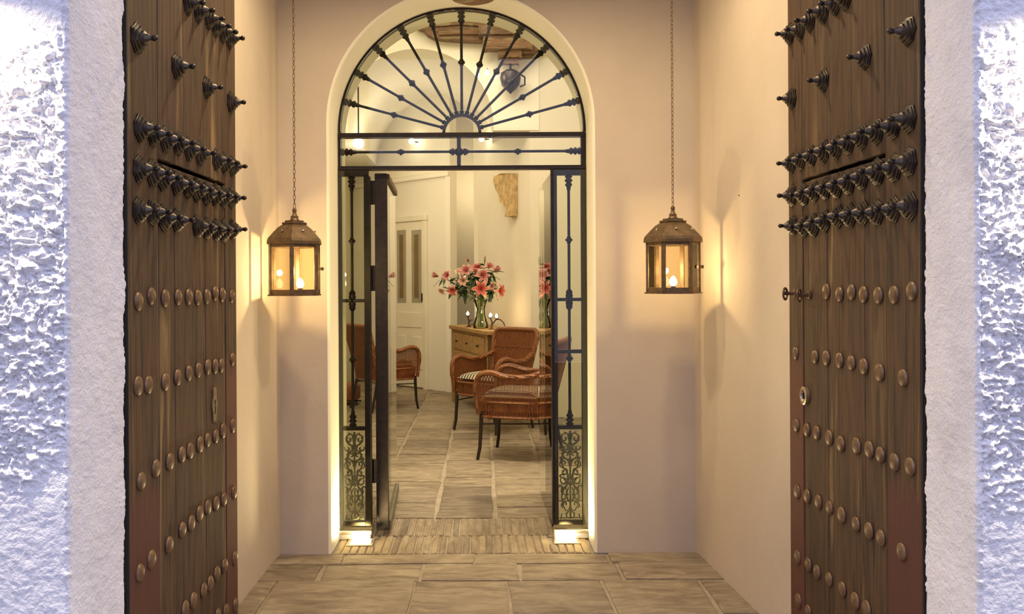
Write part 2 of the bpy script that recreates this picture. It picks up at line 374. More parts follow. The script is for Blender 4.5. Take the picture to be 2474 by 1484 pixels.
# portico side walls (right one slightly splayed), cove towards the back wall
def side_wall(name, pts):
    mb = MB(); n = len(pts); v = [(x, y, 0) for x, y in pts] + [(x, y, ZC) for x, y in pts]
    f = [(i, i + 1, i + 1 + n, i + n) for i in range(n - 1)]
    return struct(name, mb.add(v, f), M['portico'], 60)
side_wall('wall_left', [(-1.12, 2.37), (-1.11, 3.4), (-1.10, 4.3), (-1.098, 4.48), (-1.093, 4.58), (-1.085, 4.66), (-1.25, 4.68), (-1.25, 2.37)])
side_wall('wall_right', [(1.285, 2.37), (1.235, 3.2), (1.205, 3.7), (1.16, 4.35), (1.148, 4.55), (1.135, 4.66), (1.35, 4.68), (1.35, 2.37)])

# back wall with the arched opening
def arch_poly(n=48):
    return [(ACX + AR * math.cos(a), AZ + AR * math.sin(a)) for a in [math.pi * i / n for i in range(n + 1)]]
mb = MB(); ap = arch_poly(); rnd = 0.015
ZT = 4.0
def wall_face(mb, y, r_extra=0.0, X0=-1.3, X1=1.4):
    pts = [(ACX + (AR + r_extra) * math.cos(math.pi * i / 48), AZ + (AR + r_extra) * math.sin(math.pi * i / 48)) for i in range(49)]
    inner = [(pts[0][0], 0)] + pts + [(pts[-1][0], 0)]
    outer = [(X1, 0), (X1, AZ)] + [(X1 + (X0 - X1) * i / 46, ZT) for i in range(47)] + [(X0, AZ), (X0, 0)]
    v = [(x, y, z) for x, z in inner] + [(x, y, z) for x, z in outer]; n = len(inner)
    outer = outer[:n]
    mb.add([(x, y, z) for x, z in inner] + [(x, y, z) for x, z in outer], [(i, i + 1, i + 1 + n, i + n) for i in range(n - 1)])
wall_face(mb, YB, rnd); wall_face(mb, 5.2, 0.0)
struct('wall_back', mb, M['portico'])
mb = MB(); v = []; f = []
secs = [(YB, rnd), (YB + 0.004, rnd * 0.45), (YB + 0.015, 0), (YS, 0), (5.2, 0)]
for y, e in secs:
    pts = [(ACX + (AR + e), 0)] + [(ACX + (AR + e) * math.cos(math.pi * i / 48), AZ + (AR + e) * math.sin(math.pi * i / 48)) for i in range(49)] + [(ACX - (AR + e), 0)]
    v += [(x, y, z) for x, z in pts]
n = 51
for k in range(len(secs) - 1):
    for i in range(n - 1): f.append((k * n + i, k * n + i + 1, (k + 1) * n + i + 1, (k + 1) * n + i))
struct('trim_arch_reveal', mb.add(v, f), M['reveal'], 50)

# ------------------------------------------------------------------ floors: mortar bed + pavers + threshold bricks
floor = struct('floor', MB().box(-2.3, 2.6, 2.0, 13.4, -0.12, -0.010), M['mortar'])
floor.name = 'floor'
def paver(x0, x1, y0, y1, name='paving_stone', mat='stone', top=0.0, ch=0.012, jit=0.006):
    j = lambda: random.uniform(-jit, jit)
    c = [(x0 + j(), y0 + j()), (x1 + j(), y0 + j()), (x1 + j(), y1 + j()), (x0 + j(), y1 + j())]
    mid = [((c[i][0] + c[(i + 1) % 4][0]) / 2 + j() * .5, (c[i][1] + c[(i + 1) % 4][1]) / 2 + j() * .5) for i in range(4)]
    ring = []
    for i in range(4): ring += [c[i], mid[i]]
    cx, cy = (x0 + x1) / 2, (y0 + y1) / 2
    ins = [(cx + (x - cx) * (1 - 2 * ch / (x1 - x0)), cy + (y - cy) * (1 - 2 * ch / (y1 - y0))) for x, y in ring]
    v = [(x - cx, y - cy, -0.012) for x, y in ring] + [(x - cx, y - cy, top - 0.004) for x, y in ring] + [(x - cx, y - cy, top + random.uniform(-.0015, .0015)) for x, y in ins]
    f = [(i, (i + 1) % 8, (i + 1) % 8 + 8, i + 8) for i in range(8)] + [(i + 8, (i + 1) % 8 + 8, (i + 1) % 8 + 16, i + 16) for i in range(8)] + [tuple(range(16, 24))]
    me = MB().add(v, f).mesh(name, M[mat]); o = bpy.data.objects.new(name, me); col.objects.link(o); o.parent = floor; o.location = (cx, cy, 0); return o
random.seed(11)
# portico rows (front to back), widths vary
rows = [(2.05, 2.50), (2.50, 2.95), (2.95, 3.38), (3.38, 3.80), (3.80, 4.24), (4.24, 4.50), (4.50, 4.655)]
for ri, (y0, y1) in enumerate(rows):
    x = -1.20 - random.uniform(0, 0.2)
    while x < 1.28:
        wd = random.choice([0.36, 0.46, 0.58, 0.66]) if y1 - y0 > .3 else random.choice([0.5, 0.7])
        xe = min(x + wd, 1.30)
        if xe - x > 0.12:
            paver(max(x, -1.24) + .007, xe - .007, y0 + .006, y1 - .006, top=random.uniform(-.004, .004), jit=.010)
        x += wd
# threshold bricks, on edge, two rows; the gap for the recessed lights
UPL = [(-0.688, 4.865), (0.464, 4.885)]
for (y0, y1, ox) in ((4.665, 4.985, 0.0), (4.995, 5.345, 0.02)):
    x = ACX - AR + 0.006 + ox
    while x < ACX + AR - 0.03:
        if not any(abs(x + .019 - ux) < 0.083 and y0 < uy < y1 for ux, uy in UPL):
            paver(x, x + 0.037 + random.uniform(-.003, .002), y0, y1, 'brick', 'brick', random.uniform(-.002, .003), 0.005, 0.0025)
        else:
            for ux, uy in UPL:
                if abs(x + .019 - ux) < 0.083 and y0 < uy < y1:
                    paver(x, x + 0.037, y0, uy - 0.075, 'brick', 'brick', 0, 0.005, 0.002); paver(x, x + 0.037, uy + 0.075, y1, 'brick', 'brick', 0, 0.004, 0.002)
        x += 0.0435
# lounge flagstones in columns
cols_x = [-1.93, -1.50, -1.12, -0.72, -0.30, 0.075, 0.45, 0.84, 1.22, 1.62, 2.05]
for ci in range(len(cols_x) - 1):
    y = 5.36 + (0 if ci % 2 else -0.0)
    first = True
    while y < 13.0:
        d = random.choice([0.34, 0.36, 0.62, 0.30, 0.48]) * (1 if not first else random.uniform(.5, 1)); first = False
        if y < 9.6 or cols_x[ci] < 0.2:
            paver(cols_x[ci] + .013, cols_x[ci + 1] - .013, y + .012, min(y + d, 13.2) - .012, top=random.uniform(-.003, .003), jit=0.009)
        y += d
struct('ground_street', MB().box(-8, 8, -6, 2.0, -0.12, -0.012), M['street'])

struct('wall_house_opposite', MB().box(-9, 9, -6.4, -6.0, 0, 8.0), M['facade'])
# ------------------------------------------------------------------ recessed uplights
for i, (ux, uy) in enumerate(UPL):
    u = empty('recessed_uplight', (ux, uy, 0), label=('square floor uplight by the foot of the hinge-side sidelight beside the open glass door' if i == 0 else 'square floor uplight in front of the sidelight beyond the wicker chairs'), cat='light', group=None)
    g_ = MB()
    for (a, b_, c, d) in ((-.075, .075, -.068, -.052), (-.075, .075, .052, .068), (-.075, -.055, -.052, .052), (.055, .075, -.052, .052)): g_.box(ux + a, ux + b_, uy + c, uy + d, -0.010, 0.004, 0.002)
    g_.build('frame', M['steel'], u)
    MB().box(ux - .055, ux + .055, uy - .052, uy + .052, -0.010, 0.0005).build('lamp_glass', M['lamp_face'], u)
    o = light('uplight', 'SPOT', (ux, uy, 0.02), 48, (1.0, 0.80, 0.42), 0.02, spot=165, blend=0.6); o.rotation_euler = (math.pi, 0, 0); o.parent = u; o.location = (0, 0, 0.02)

# ------------------------------------------------------------------ STUDDED DOORS
def rosette_mesh():
    # ornate stepped boss with a ball-tipped spike, axis +X, in metres
    prof = [(0.0, .0395), (.004, .0397), (.006, .036), (.009, .036), (.012, .0295), (.017, .0285), (.020, .021), (.026, .020), (.029, .0135), (.036, .0115), (.039, .0075), (.046, .006), (.050, .0085), (.055, .009), (.060, .006), (.062, .001)]
    mb = MB(); n = 14; v = []; f = []
    for i, (d, r) in enumerate(prof):
        for k in range(n):
            a = 2 * math.pi * k / n; rr = r * (1 + (0.07 if i < 6 else 0.03) * math.cos(7 * a)); v.append((d, rr * math.cos(a), rr * math.sin(a)))
    for i in range(len(prof) - 1):
        for k in range(n): f.append((i * n + k, i * n + (k + 1) % n, (i + 1) * n + (k + 1) % n, (i + 1) * n + k))
    f.append(tuple((len(prof) - 1) * n + k for k in range(n))); f.append(tuple(range(n)))
    return mb.add(v, f).mesh('rosette_stud', M['stud_iron'], 50)
def dome_mesh():
    prof = [(0, .0262), (.003, .0262), (.0065, .0235), (.0095, .017), (.0115, .009), (.012, .001)]
    return MB().lathe((0, 0, 0), (1, 0, 0), prof, 14).mesh('domed_stud', M['stud_brown'], 60)
ROS = rosette_mesh(); DOM = dome_mesh()
L_ROS = [(455,3),(480,22),(505,42),(522,60),(539,74),(556,89),(332,88),(428,157),(500,208),(558,244),
 (338,305),(369,320),(399,333),(429,342),(456,357),(482,367),(522,383),(542,391),(561,399),
 (335,404),(367,414),(392,426),(426,440),(453,448),(475,455),(498,463),(520,468),(539,472),(558,475),
 (333,504),(367,509),(395,522),(426,528),(476,543),(498,548),(521,552),(539,554),(560,551)]
L_DOM = [(332,724),(363,711),(397,716),(428,714),(454,713),(476,715),(498,713),(518,706),(535,709),(558,713),
 (330,928),(355,926),(396,919),(426,908),(453,898),(476,891),(499,883),(517,882),(532,880),(559,865),
 (336,1159),(372,1128),(406,1112),(435,1095),(455,1086),(479,1071),(497,1060),(517,1051),(535,1038),(559,1026),
 (332,1380),(360,1348),(403,1313),(435,1277),(457,1261),(477,1238),(497,1223),(517,1214),(536,1204),(561,1187),
 (441,1468),(461,1447),(486,1423),(502,1407),(518,1382),(537,1364),(562,1346),(540,1474),(563,1459),(520,1485)]
R_ROS = [(1914,86),(1939,76),(1963,54),(1995,32),(2025,13),(2050,0),(2200,81),(2096,143),(1995,199),(1918,242),
 (2200,293),(2163,310),(2123,323),(2087,337),(2055,350),(2025,362),(1995,370),(1966,382),(1939,391),(1916,399),
 (2200,397),(2165,411),(2124,420),(2086,434),(2054,445),(2025,455),(1998,461),(1971,468),(1946,475),(1917,477),
 (2202,504),(2163,511),(2122,519),(2089,520),(2057,526),(2028,528),(1996,539),(1969,549),(1946,552),(1920,550)]
R_DOM = [(2205,709),(2162,718),(2124,719),(2088,717),(2059,711),(2030,716),(1998,709),
 (2183,919),(2126,906),(2088,891),(2058,882),(2029,876),(1997,870),(1970,867),(1923,858),
 (2199,1134),(2161,1123),(2127,1105),(2100,1092),(2069,1083),(2031,1078),(2003,1063),(1973,1051),(1949,1044),(1924,1033),
 (2177,1339),(2127,1306),(2098,1288),(2067,1272),(2032,1250),(2003,1232),(1976,1218),(1949,1204),(1925,1193),
 (2091,1477),(2064,1457),(2033,1429),(2001,1405),(1972,1387),(1951,1369),(1925,1351),(1950,1483),(1926,1456)]
def studded_door(name, sg, XF, px_far, px_near, seams_top, seams_low, wicket_px, stile_px, ros, dom, label):
    """face plane x = sg*XF; seams in photo px on that plane"""
    Xf = sg * XF; th = 0.07; Yof = lambda px: F * Xf / (px - VX)
    Y1 = Yof(px_far); Y0 = 2.378; ZW = 1.822; ztop = 3.30; zb = 0.02; gap = 0.0012
    door = empty(name, (Xf, (Y0 + Y1) / 2, 0), label=label, cat='door', kind='structure')
    xs = lambda d: (Xf, Xf + sg * d)
    Yw0, Yw1 = Yof(wicket_px), Yof(stile_px)
    def slab(y0, y1, z0, z1, mat, nm, par, proud=0.0):
        return MB().box(Xf - sg * proud, Xf + sg * th, y0 + gap, y1 - gap, z0, z1, 0.003).build(nm, mat, par)
    ys = [Yw0] + [Yof(p) for p in seams_top] + [Yw1]
    for i in range(len(ys) - 1):                      # planks above the wicket door
        slab(ys[i], ys[i + 1], ZW + 0.006, ztop, M['oak'] if i == 0 or sg < 0 else M['oak2'], 'plank', door, random.uniform(0, .0008))
    slab(Y0, Yw0 + .001, zb, ztop, M['oak_red'], 'plank', door)
    slab(Yw1 - .001, Y1, zb, ztop, M['oak_red2'], 'plank', door)
    wk = empty('wicket_door', (0, 0, 0)); wk.parent = door; wk['label'] = 'small door cut into the big studded leaf'
    yl = [Yw0] + [Yof(p) for p in seams_low] + [Yw1]
    for i in range(len(yl) - 1):
        e0 = 0.004 if i == 0 else 0; e1 = 0.006 if i == len(yl) - 2 else 0
        slab(yl[i] + e0, yl[i + 1] - e1, zb + .01, ZW - 0.006, M['oak'] if i % 2 == 0 else M['oak2'], 'plank', wk, -0.0015)
    MB().box(Xf + sg * 0.045, Xf + sg * (th - .002), Y0 + .01, Y1 - .01, zb, ztop - .01).build('backing', M['dark_gap'], door)
    for lst, me, nm in ((ros, ROS, 'rosette_stud'), (dom, DOM, 'domed_stud')):
        for (px, py) in lst:
            p = on_x(px, py, Xf)
            par = wk if (Yw0 < p.y < Yw1 and p.z < ZW) else door
            s_ = random.uniform(0.95, 1.08)
            inst(me, nm, (Xf - sg * 0.0005, p.y, p.z), par, (random.uniform(0, 6.28), 0, (0 if sg < 0 else math.pi)), (1, s_, s_))
    return door, wk
door1, wk1 = studded_door('door_1', -1, 0.970, 571, 317, [510, 423], [423, 497], 383, 545, L_ROS, L_DOM,
    'dark studded oak door leaf with weathered pale streaks and a pointed keyhole plate')
door2, wk2 = studded_door('door_2', 1, 1.200, 1906, 2222, [1993, 2087], [2138, 2088, 1998], 2140, 1939, R_ROS, R_DOM,
    'dark studded oak door leaf with a round lock and two iron rings')
# dark strips behind the near edges, painted as the shaded gap along the jambs
struct('trim_gap_strip', MB().box(-0.968, -1.10, 2.3735, 2.3775, 0, 3.3), M['dark_gap'])
struct('trim_gap_strip', MB().box(1.200, 1.27, 2.3735, 2.3775, 0, 3.3), M['dark_gap'])
# keyhole plate (diamond with scalloped outline) on door 1
p = on_x(515, 976, -0.970)
poly = []
for k in range(32):
    a = 2 * math.pi * k / 32; rr = 0.028 * (1 + 0.12 * math.cos(6 * a)) ; poly.append((p.y + rr * math.cos(a) * 0.9, p.z + rr * math.sin(a) * 2.3))
kp = MB().prism(poly, 0, -0.970, -0.965).build('keyhole_plate', M['escutcheon'], wk1)
kp['label'] = 'pale pierced iron keyhole plate'
MB().prism([(p.y + .007 * math.cos(a), p.z + .012 + .009 * math.sin(a)) for a in [i * math.pi / 6 for i in range(12)]], 0, -0.9655, -0.9640).add([(-.9655, p.y - .004, p.z), (-.9655, p.y + .004, p.z), (-.9655, p.y + .005, p.z - .03), (-.9655, p.y - .005, p.z - .03), (-.964, p.y - .004, p.z), (-.964, p.y + .004, p.z), (-.964, p.y + .005, p.z - .03), (-.964, p.y - .005, p.z - .03)], [(0, 1, 2, 3), (4, 5, 6, 7), (0, 4, 7, 3), (1, 5, 6, 2), (0, 1, 5, 4), (3, 2, 6, 7)]).build('keyhole', M['black'], wk1)
# round cylinder lock on door 2
p = on_x(1947, 961, 1.200)
lk = MB().lathe((1.2, p.y, p.z), (0, p.y, p.z), [(0, .034), (.012, .034), (.015, .030), (.015, .022), (.008, .020)], 20).build('lock', M['steel'], wk2, 40); lk['label'] = 'bright round metal lock'
MB().box(1.1935, 1.1860, p.y - .004, p.y + .004, p.z - .012, p.z + .012).build('keyhole', M['black'], wk2)
# ring knockers on door 2
for (px, py) in ((1922, 713), (1957, 717)):
    p = on_x(px, py, 1.200); par = door2 if px < 1939 else wk2
    mb = MB(); mb.lathe((1.2, p.y, p.z), (0, p.y, p.z), [(0, .016), (.006, .016), (.010, .008), (.045, .007), (.048, .002)], 10)
    c = Vector((1.2 - .04, p.y, p.z - 0.002))
    mb.tube([c + Vector((-.010 * math.sin(a) * 0 + 0.022 * math.cos(a) * 0.6, 0.022 * math.cos(a) * 0.8, 0.022 * math.sin(a))) for a in [2 * math.pi * i / 16 for i in range(16)]], 0.0045, 6, True)
    o = mb.build('ring_pull', M['stud_brown'], par, 50)

# ------------------------------------------------------------------ LANTERNS
def hexring(R_, z, a0=0.0, n=6): return [(R_ * math.sin(a0 + i * math.pi / 3), -R_ * math.cos(a0 + i * math.pi / 3), z) for i in range(n)]
def hexshell(mb, prof, a0, closed_ends=True):
    n = 6; v = []; f = []
    for (R_, z) in prof: v += hexring(R_, z, a0)
    for i in range(len(prof) - 1):
        for k in range(n): f.append((i * n + k, i * n + (k + 1) % n, (i + 1) * n + (k + 1) % n, (i + 1) * n + k))
    if closed_ends: f.append(tuple(range(n))); f.append(tuple((len(prof) - 1) * n + k for k in range(n)))
    return mb.add(v, f)
def lantern(x, y, z0, a0, label, latch_side):
    L = empty('hanging_lantern', (x, y, z0), label=label, cat='lantern')
    B = lambda mb, nm, mt, sm=None: mb.build(nm, mt, L, sm, local=True)
    Rb = 0.128; zt = 0.235
    B(hexshell(MB(), [(0.002, 0), (0.140, 0), (0.140, 0.007), (0.002, 0.007)], a0), 'base_plate', M['bronze'])
    roof = B(hexshell(MB(), [(0.002, 0.262), (0.138, 0.262), (0.143, 0.250), (0.143, 0.264), (0.138, 0.278), (0.112, 0.306), (0.086, 0.332), (0.062, 0.347), (0.066, 0.350), (0.066, 0.356), (0.050, 0.358), (0.050, 0.366), (0.002, 0.366)], a0), 'roof', M['bronze'])
    mb = MB().lathe((0, 0, 0.362), (0, 0, 1), [(0, .026), (.008, .024), (.016, .018), (.026, .019), (.030, .013), (.044, .008), (.050, .010), (.058, .011), (.066, .006), (.068, .001)], 12); B(mb, 'finial', M['bronze'], 40)
    for k in range(6):                                      # rivets on the roof facets
        a = a0 + (k + .5) * math.pi / 3; c = Vector((math.sin(a), -math.cos(a), 0))
        q = c * (0.112 * math.cos(math.pi / 6)) + Vector((0, 0, 0.313)); mb = MB().lathe(q, q + c + Vector((0, 0, 1)), [(-.002, .006), (.004, .005), (.006, .001)], 8)
        o = mb.build('rivet', M['steel'], roof, 40, local=True)
    P = hexring(Rb, 0, a0)
    for k in range(6):
        p0 = Vector(P[k]); p1 = Vector(P[(k + 1) % 6]); d = (p1 - p0).normalized(); nrm = Vector((d.y, -d.x, 0))
        Mx = Matrix.Translation(p0) @ Matrix.Rotation(a0 + k * math.pi / 3, 4, 'Z')
        B(MB().box(-.010, .010, -.003, .009, 0.007, zt + .027, 0.001, Mx), 'post', M['bronze'])
        ang = math.atan2(d.y, d.x); Mf = Matrix.Translation(p0) @ Matrix.Rotation(ang, 4, 'Z'); Ls = (p1 - p0).length
        ro = B(MB().box(.008, Ls - .008, -.0025, .0025, 0.007, 0.030, 0, Mf), 'rail', M['bronze']); B(MB().box(.008, Ls - .008, -.0025, .0025, zt, zt + .027, 0, Mf), 'rail', M['bronze'])
        B(MB().box(.008, Ls - .008, -.001, .001, 0.030, zt, 0, Mf), 'glass_pane', M['glass_amber'])
    # latch on one side, bulb and its holder
    kx = latch_side; B(MB().lathe((kx * 0.118, -0.02, 0.130), (kx * 0.3, -0.02, 0.130), [(0, .008), (.012, .006), (.016, .009), (.024, .009), (.028, .003)], 8), 'latch', M['bronze'], 40)
    bx = 0.026 if x < 0 else 0.0
    B(MB().lathe((bx, 0, 0.007), (bx, 0, 1), [(0, .02), (.018, .02), (.02, .012), (.03, .012)], 12), 'bulb_holder', M['bronze'], 40)
    B(MB().lathe((bx, 0, 0.037), (bx, 0, 1), [(0, .008), (.006, .014), (.018, .019), (.032, .016), (.044, .008), (.050, .002)], 14), 'bulb', M['bulb'], 60)
    o = light('lantern_light', 'POINT', (0, 0, 0), 8.0 if x < 0 else 4.6, (1.0, 0.75, 0.40), 0.015); o.parent = L; o.location = (bx, 0, 0.115)
    # chain of links up to the ceiling
    ch = empty('chain', (0, 0, 0)); ch.parent = L
    lm = MB().tube([(0.0055 * math.cos(a), 0, 0.013 * math.sin(a)) for a in [2 * math.pi * i / 10 for i in range(10)]], 0.0016, 4, True).mesh('link', M['bronze'], 60)
    n_ = int((ZC - z0 - 0.430) / 0.0212) + 1
    for i in range(n_):
        o = bpy.data.objects.new('link', lm); col.objects.link(o); o.parent = ch; o.location = (0, 0, 0.438 + i * 0.0212); o.rotation_euler = (0, 0, R(35 + 90 * (i % 2)))
    return L
lantern(-0.916, 4.25, 1.391, R(6), 'brown metal six-sided lantern hanging beside the arch, next to the streaked door', 1)
lantern(0.934, 4.25, 1.391, R(27), 'brown metal six-sided lantern casting shadows on the portico side wall by the ringed door', 1)

# ------------------------------------------------------------------ IRON SCREEN: fanlight, sidelights
scr = empty('iron_screen', (ACX, YS, 0), label='black wrought iron screen with fanlight and sidelights filling the arch', cat='grille')
def X5(px): return (px - VX) * YS / F
def Z5(py): return H - (py - VY) * YS / F
T = 0.014
def bar(nm, px0, px1, py0, py1, dy=0.016, par=scr, mat='iron', y=YS): return MB().box(X5(px0), X5(px1), y - dy, y + dy, Z5(py0), Z5(py1), 0.002).build(nm, M[mat], par)
# outer frame: arch ring + stiles
Xc = ACX; Zc = Z5(320)
mb = MB(); n_ = 60; v = []; f = []
Ro, Ri = AR - .001, AR - 0.016
for i in range(n_ + 1):
    a = math.pi * i / n_
    for (r_, y_) in ((Ro, YS - .016), (Ri, YS - .016), (Ri, YS + .016), (Ro, YS + .016)): v.append((Xc + r_ * math.cos(a), y_, AZ + r_ * math.sin(a)))
for i in range(n_):
    for k in range(4): f.append((i * 4 + k, i * 4 + (k + 1) % 4, i * 4 + 4 + (k + 1) % 4, i * 4 + 4 + k))
f += [(0, 1, 2, 3), (n_ * 4, n_ * 4 + 1, n_ * 4 + 2, n_ * 4 + 3)]
mb.add(v, f).build('arch_frame', M['iron'], scr)
bar('stile', 817, 827, 322, 1267); bar('stile', 1404, 1416, 322, 1267)
bar('rail', 817, 1416, 321, 333, 0.02); bar('rail', 812, 1418, 401, 411, 0.022)
bar('rail', 812, 893, 411, 425, 0.020); bar('rail', 1331, 1418, 411, 425, 0.020)
bar('post', 1106, 1115, 333, 401, 0.012)
bar('jamb_post', 881, 896, 425, 1267, 0.022); bar('jamb_post', 1331, 1346, 425, 1267, 0.022)
KN = [(-.020, .0080), (-.017, .012), (-.011, .013), (-.009, .010), (-.006, .020), (.006, .020), (.009, .010), (.011, .013), (.017, .012), (.020, .0080)]
CO = [(0, .016), (.006, .021), (.012, .021), (.015, .014), (.020, .014), (.024, .022), (.034, .022), (.038, .0145), (.044, .0145), (.050, .020), (.058, .020), (.064, .013), (.080, .011), (.088, .0080)]
def baluster(p0, p1, c0=CO, c1=CO, knots=(0.5,), r=0.0080, nm='baluster', par=scr):
    p0 = Vector(p0); p1 = Vector(p1); Ln = (p1 - p0).length
    prof = list(c0) if c0 else [(0, r)]
    for k in knots: prof += [(k * Ln + d, rr) for d, rr in KN]
    if c1: prof += [(Ln - d, rr) for d, rr in reversed(c1)]
    else: prof += [(Ln, r)]
    return MB().lathe(p0, p1, prof, 10).build(nm, M['iron'], par, 35)
SC = [(0, .011), (.008, .013), (.014, .013), (.018, .008), (.022, .0080)]
Rh = 0.047 / F * 0 + 47 * YS / F
for k in range(11):
    a = R(15 + 15 * k); d = Vector((math.cos(a), 0, math.sin(a))); c = Vector((Xc, YS, Zc))
    baluster(c + d * (Ri + .001), c + d * (Rh - .002), CO, SC, (0.50,), nm='spoke')
mb = MB(); v = []; f = []; n_ = 30
for i in range(n_ + 1):
    a = math.pi * i / n_
    for (r_, y_) in ((Rh, YS - .014), (Rh - .016, YS - .014), (Rh - .016, YS + .014), (Rh, YS + .014)): v.append((Xc + r_ * math.cos(a), y_, Zc - .004 + r_ * math.sin(a)))
for i in range(n_):
    for k in range(4): f.append((i * 4 + k, i * 4 + (k + 1) % 4, i * 4 + 4 + (k + 1) % 4, i * 4 + 4 + k))
f += [(0, 1, 2, 3), (n_ * 4, n_ * 4 + 1, n_ * 4 + 2, n_ * 4 + 3)]
mb.add(v, f).build('fan_hub', M['iron'], scr)
zb_ = Z5(366)
baluster((X5(827), YS, zb_), (X5(1108), YS, zb_), CO, CO[:9] + [(.05, .0080)], (0.51,)); baluster((X5(1404), YS, zb_), (X5(1113), YS, zb_), CO, CO[:9] + [(.05, .0080)], (0.52,))
MB().lathe((X5(1110.5), YS, zb_ - .022), (X5(1110.5), YS, 9), [(0, .012), (.008, .018), (.022, .02), (.036, .018), (.044, .012)], 12).build('boss', M['iron'], scr, 40)
for sd, (xa, xb, xc) in enumerate(((827, 881, 851), (1346, 1404, 1375))):
    ytop, ymid, ylow = 425, 725, 1028
    bar('rail', xa, xb, 721, 729, 0.010); bar('rail', xa, xb, 1028, 1038, 0.014)
    if sd: bar('rail', xa, xb, 846, 855, 0.010)
    xm = X5(xc)
    CX = [(0, .011), (.010, .019), (.024, .021), (.034, .017), (.042, .020), (.052, .015), (.060, .008), (.066, .0080)]
    prof_top = [(d, r_) for d, r_ in CO]
    L1 = Z5(ytop) - Z5(ymid); baluster((xm, YS, Z5(ytop)), (xm, YS, Z5(ymid)), CO, CX, (0.52,))
    baluster((xm, YS, Z5(ymid)), (xm, YS, Z5(ylow)), CX, CO[:], (0.47,))
    # glass in front of the ironwork
    MB().box(X5(xa - 8), X5(xb + 14), YS - .036, YS - .026, 0.055, Z5(413)).build('glass_pane', M['glass_side'], scr)
    # stepped sill
    MB().box(X5(xa - 13), X5(xb + 16), YS - .045, YS + .03, 0.030, 0.052, 0.003).build('sill', M['steel'], scr)
    MB().box(X5(xa - 11), X5(xb + 12), YS - .035, YS + .025, 0.0, 0.030, 0.003).build('sill', M['reveal'], scr)
    # cast scroll panel
    bar('rail', xa, xb, 1258, 1268, 0.014)
    sp = MB(); Zb, Zt = Z5(1258), Z5(1038); hw = (X5(xb) - X5(xa)) / 2; xm2 = (X5(xb) + X5(xa)) / 2; Hh = Zt - Zb
    def P3(u, v_): return Vector((xm2 + u * hw, YS, Zb + v_ * Hh))
    def curl(u0, v0, r0, a0_, turns, tw, k=1.0):
        pts = []
        for i in range(15):
            t_ = i / 14; r_ = r0 * (1 - 0.85 * t_); a = a0_ + tw * turns * 2 * math.pi * t_; pts.append((u0 + r_ / hw * math.cos(a), v0 + r_ / Hh * math.sin(a)))
        return pts
    for s_ in (-1, 1):
        def tub(pts, r_=.0042, ends=True):
            n__ = len(pts); rr = [r_ * (0.55 + 0.7 * math.sin(math.pi * min(1, (i + .5) / n__))) for i in range(n__)]
            sp.tube([P3(s_ * u, v_) for u, v_ in pts], rr, 6)
        for (u0, v0, r0, a0_, tn, tw) in ((.42, .90, .030, 2.2, .9, -1), (.60, .80, .020, 0.5, .8, -1), (.55, .62, .026, -1.2, .9, 1), (.52, .53, .024, 2.0, .8, 1), (.50, .43, .026, 1.2, .9, -1), (.45, .33, .027, -2.0, .9, 1),
                                          (.62, .25, .022, 1.6, .8, 1), (.45, .17, .024, -1.0, .8, 1), (.30, .72, .018, 0.2, .8, 1), (.28, .47, .014, 0, .8, -1), (.72, .69, .015, 3.0, .7, 1), (.74, .48, .015, 3, .7, -1), (.78, .36, .013, 0, .7, 1)):
            tub(curl(u0, v0, r0, a0_, tn, tw))
        tub([(0, .12), (.35, .10), (.62, .16), (.72, .26), (.55, .34), (.30, .38), (.12, .46), (.30, .54), (.60, .58), (.74, .66), (.56, .74), (.22, .78), (.06, .86), (.2, .95), (.5, .97)], .0046)
        tub([(.05, .60), (.20, .66), (.45, .68), (.7, .74)]); tub([(.05, .40), (.3, .42), (.62, .47)]); tub([(.10, .20), (.26, .24), (.30, .31), (.12, .36)])
        tub([(.1, .74), (.25, .83), (.5, .85), (.72, .88), (.66, .93)], .005); tub([(0.02, .02), (.3, .03), (.34, .07), (.12, .10)], .004); tub([(.5, .03), (.8, .02), (.7, .07)], .004)
        for (u, v_) in ((.35, .90), (.5, .76), (.58, .54), (.42, .36), (.6, .18), (.2, .5), (.22, .28), (.15, .66)):
            q = P3(s_ * u, v_); sp.lathe(q - Vector((0, .006, 0)), q + Vector((0, 1, 0)), [(0, .002), (.003, .007), (.009, .007), (.012, .002)], 8)
    sp.tube([P3(0, v_) for v_ in (0.02, .2, .4, .6, .8, .98)], [.005, .006, .004, .006, .004, .006], 6)
    for v_ in (.12, .40, .62, .80, .94):
        q = P3(0, v_); sp.lathe(q - Vector((0, .008, 0)), q + Vector((0, 1, 0)), [(0, .004), (.004, .011), (.012, .011), (.016, .004)], 10)
    o = sp.build('scroll_panel', M['cast'], scr, 50); o['label'] = 'cast iron panel of leafy scrolls'
# fanlight glass
mb = MB(); pts = [(Xc + Ri * math.cos(math.pi * i / 40), AZ + Ri * math.sin(math.pi * i / 40)) for i in range(41)]
mb.prism(pts, 1, YS - .030, YS - .024).build('fanlight_glass', M['glass'], scr)
MB().box(X5(827), X5(1404), YS - .030, YS - .024, Z5(401), Z5(333)).build('glass_pane', M['glass'], scr)

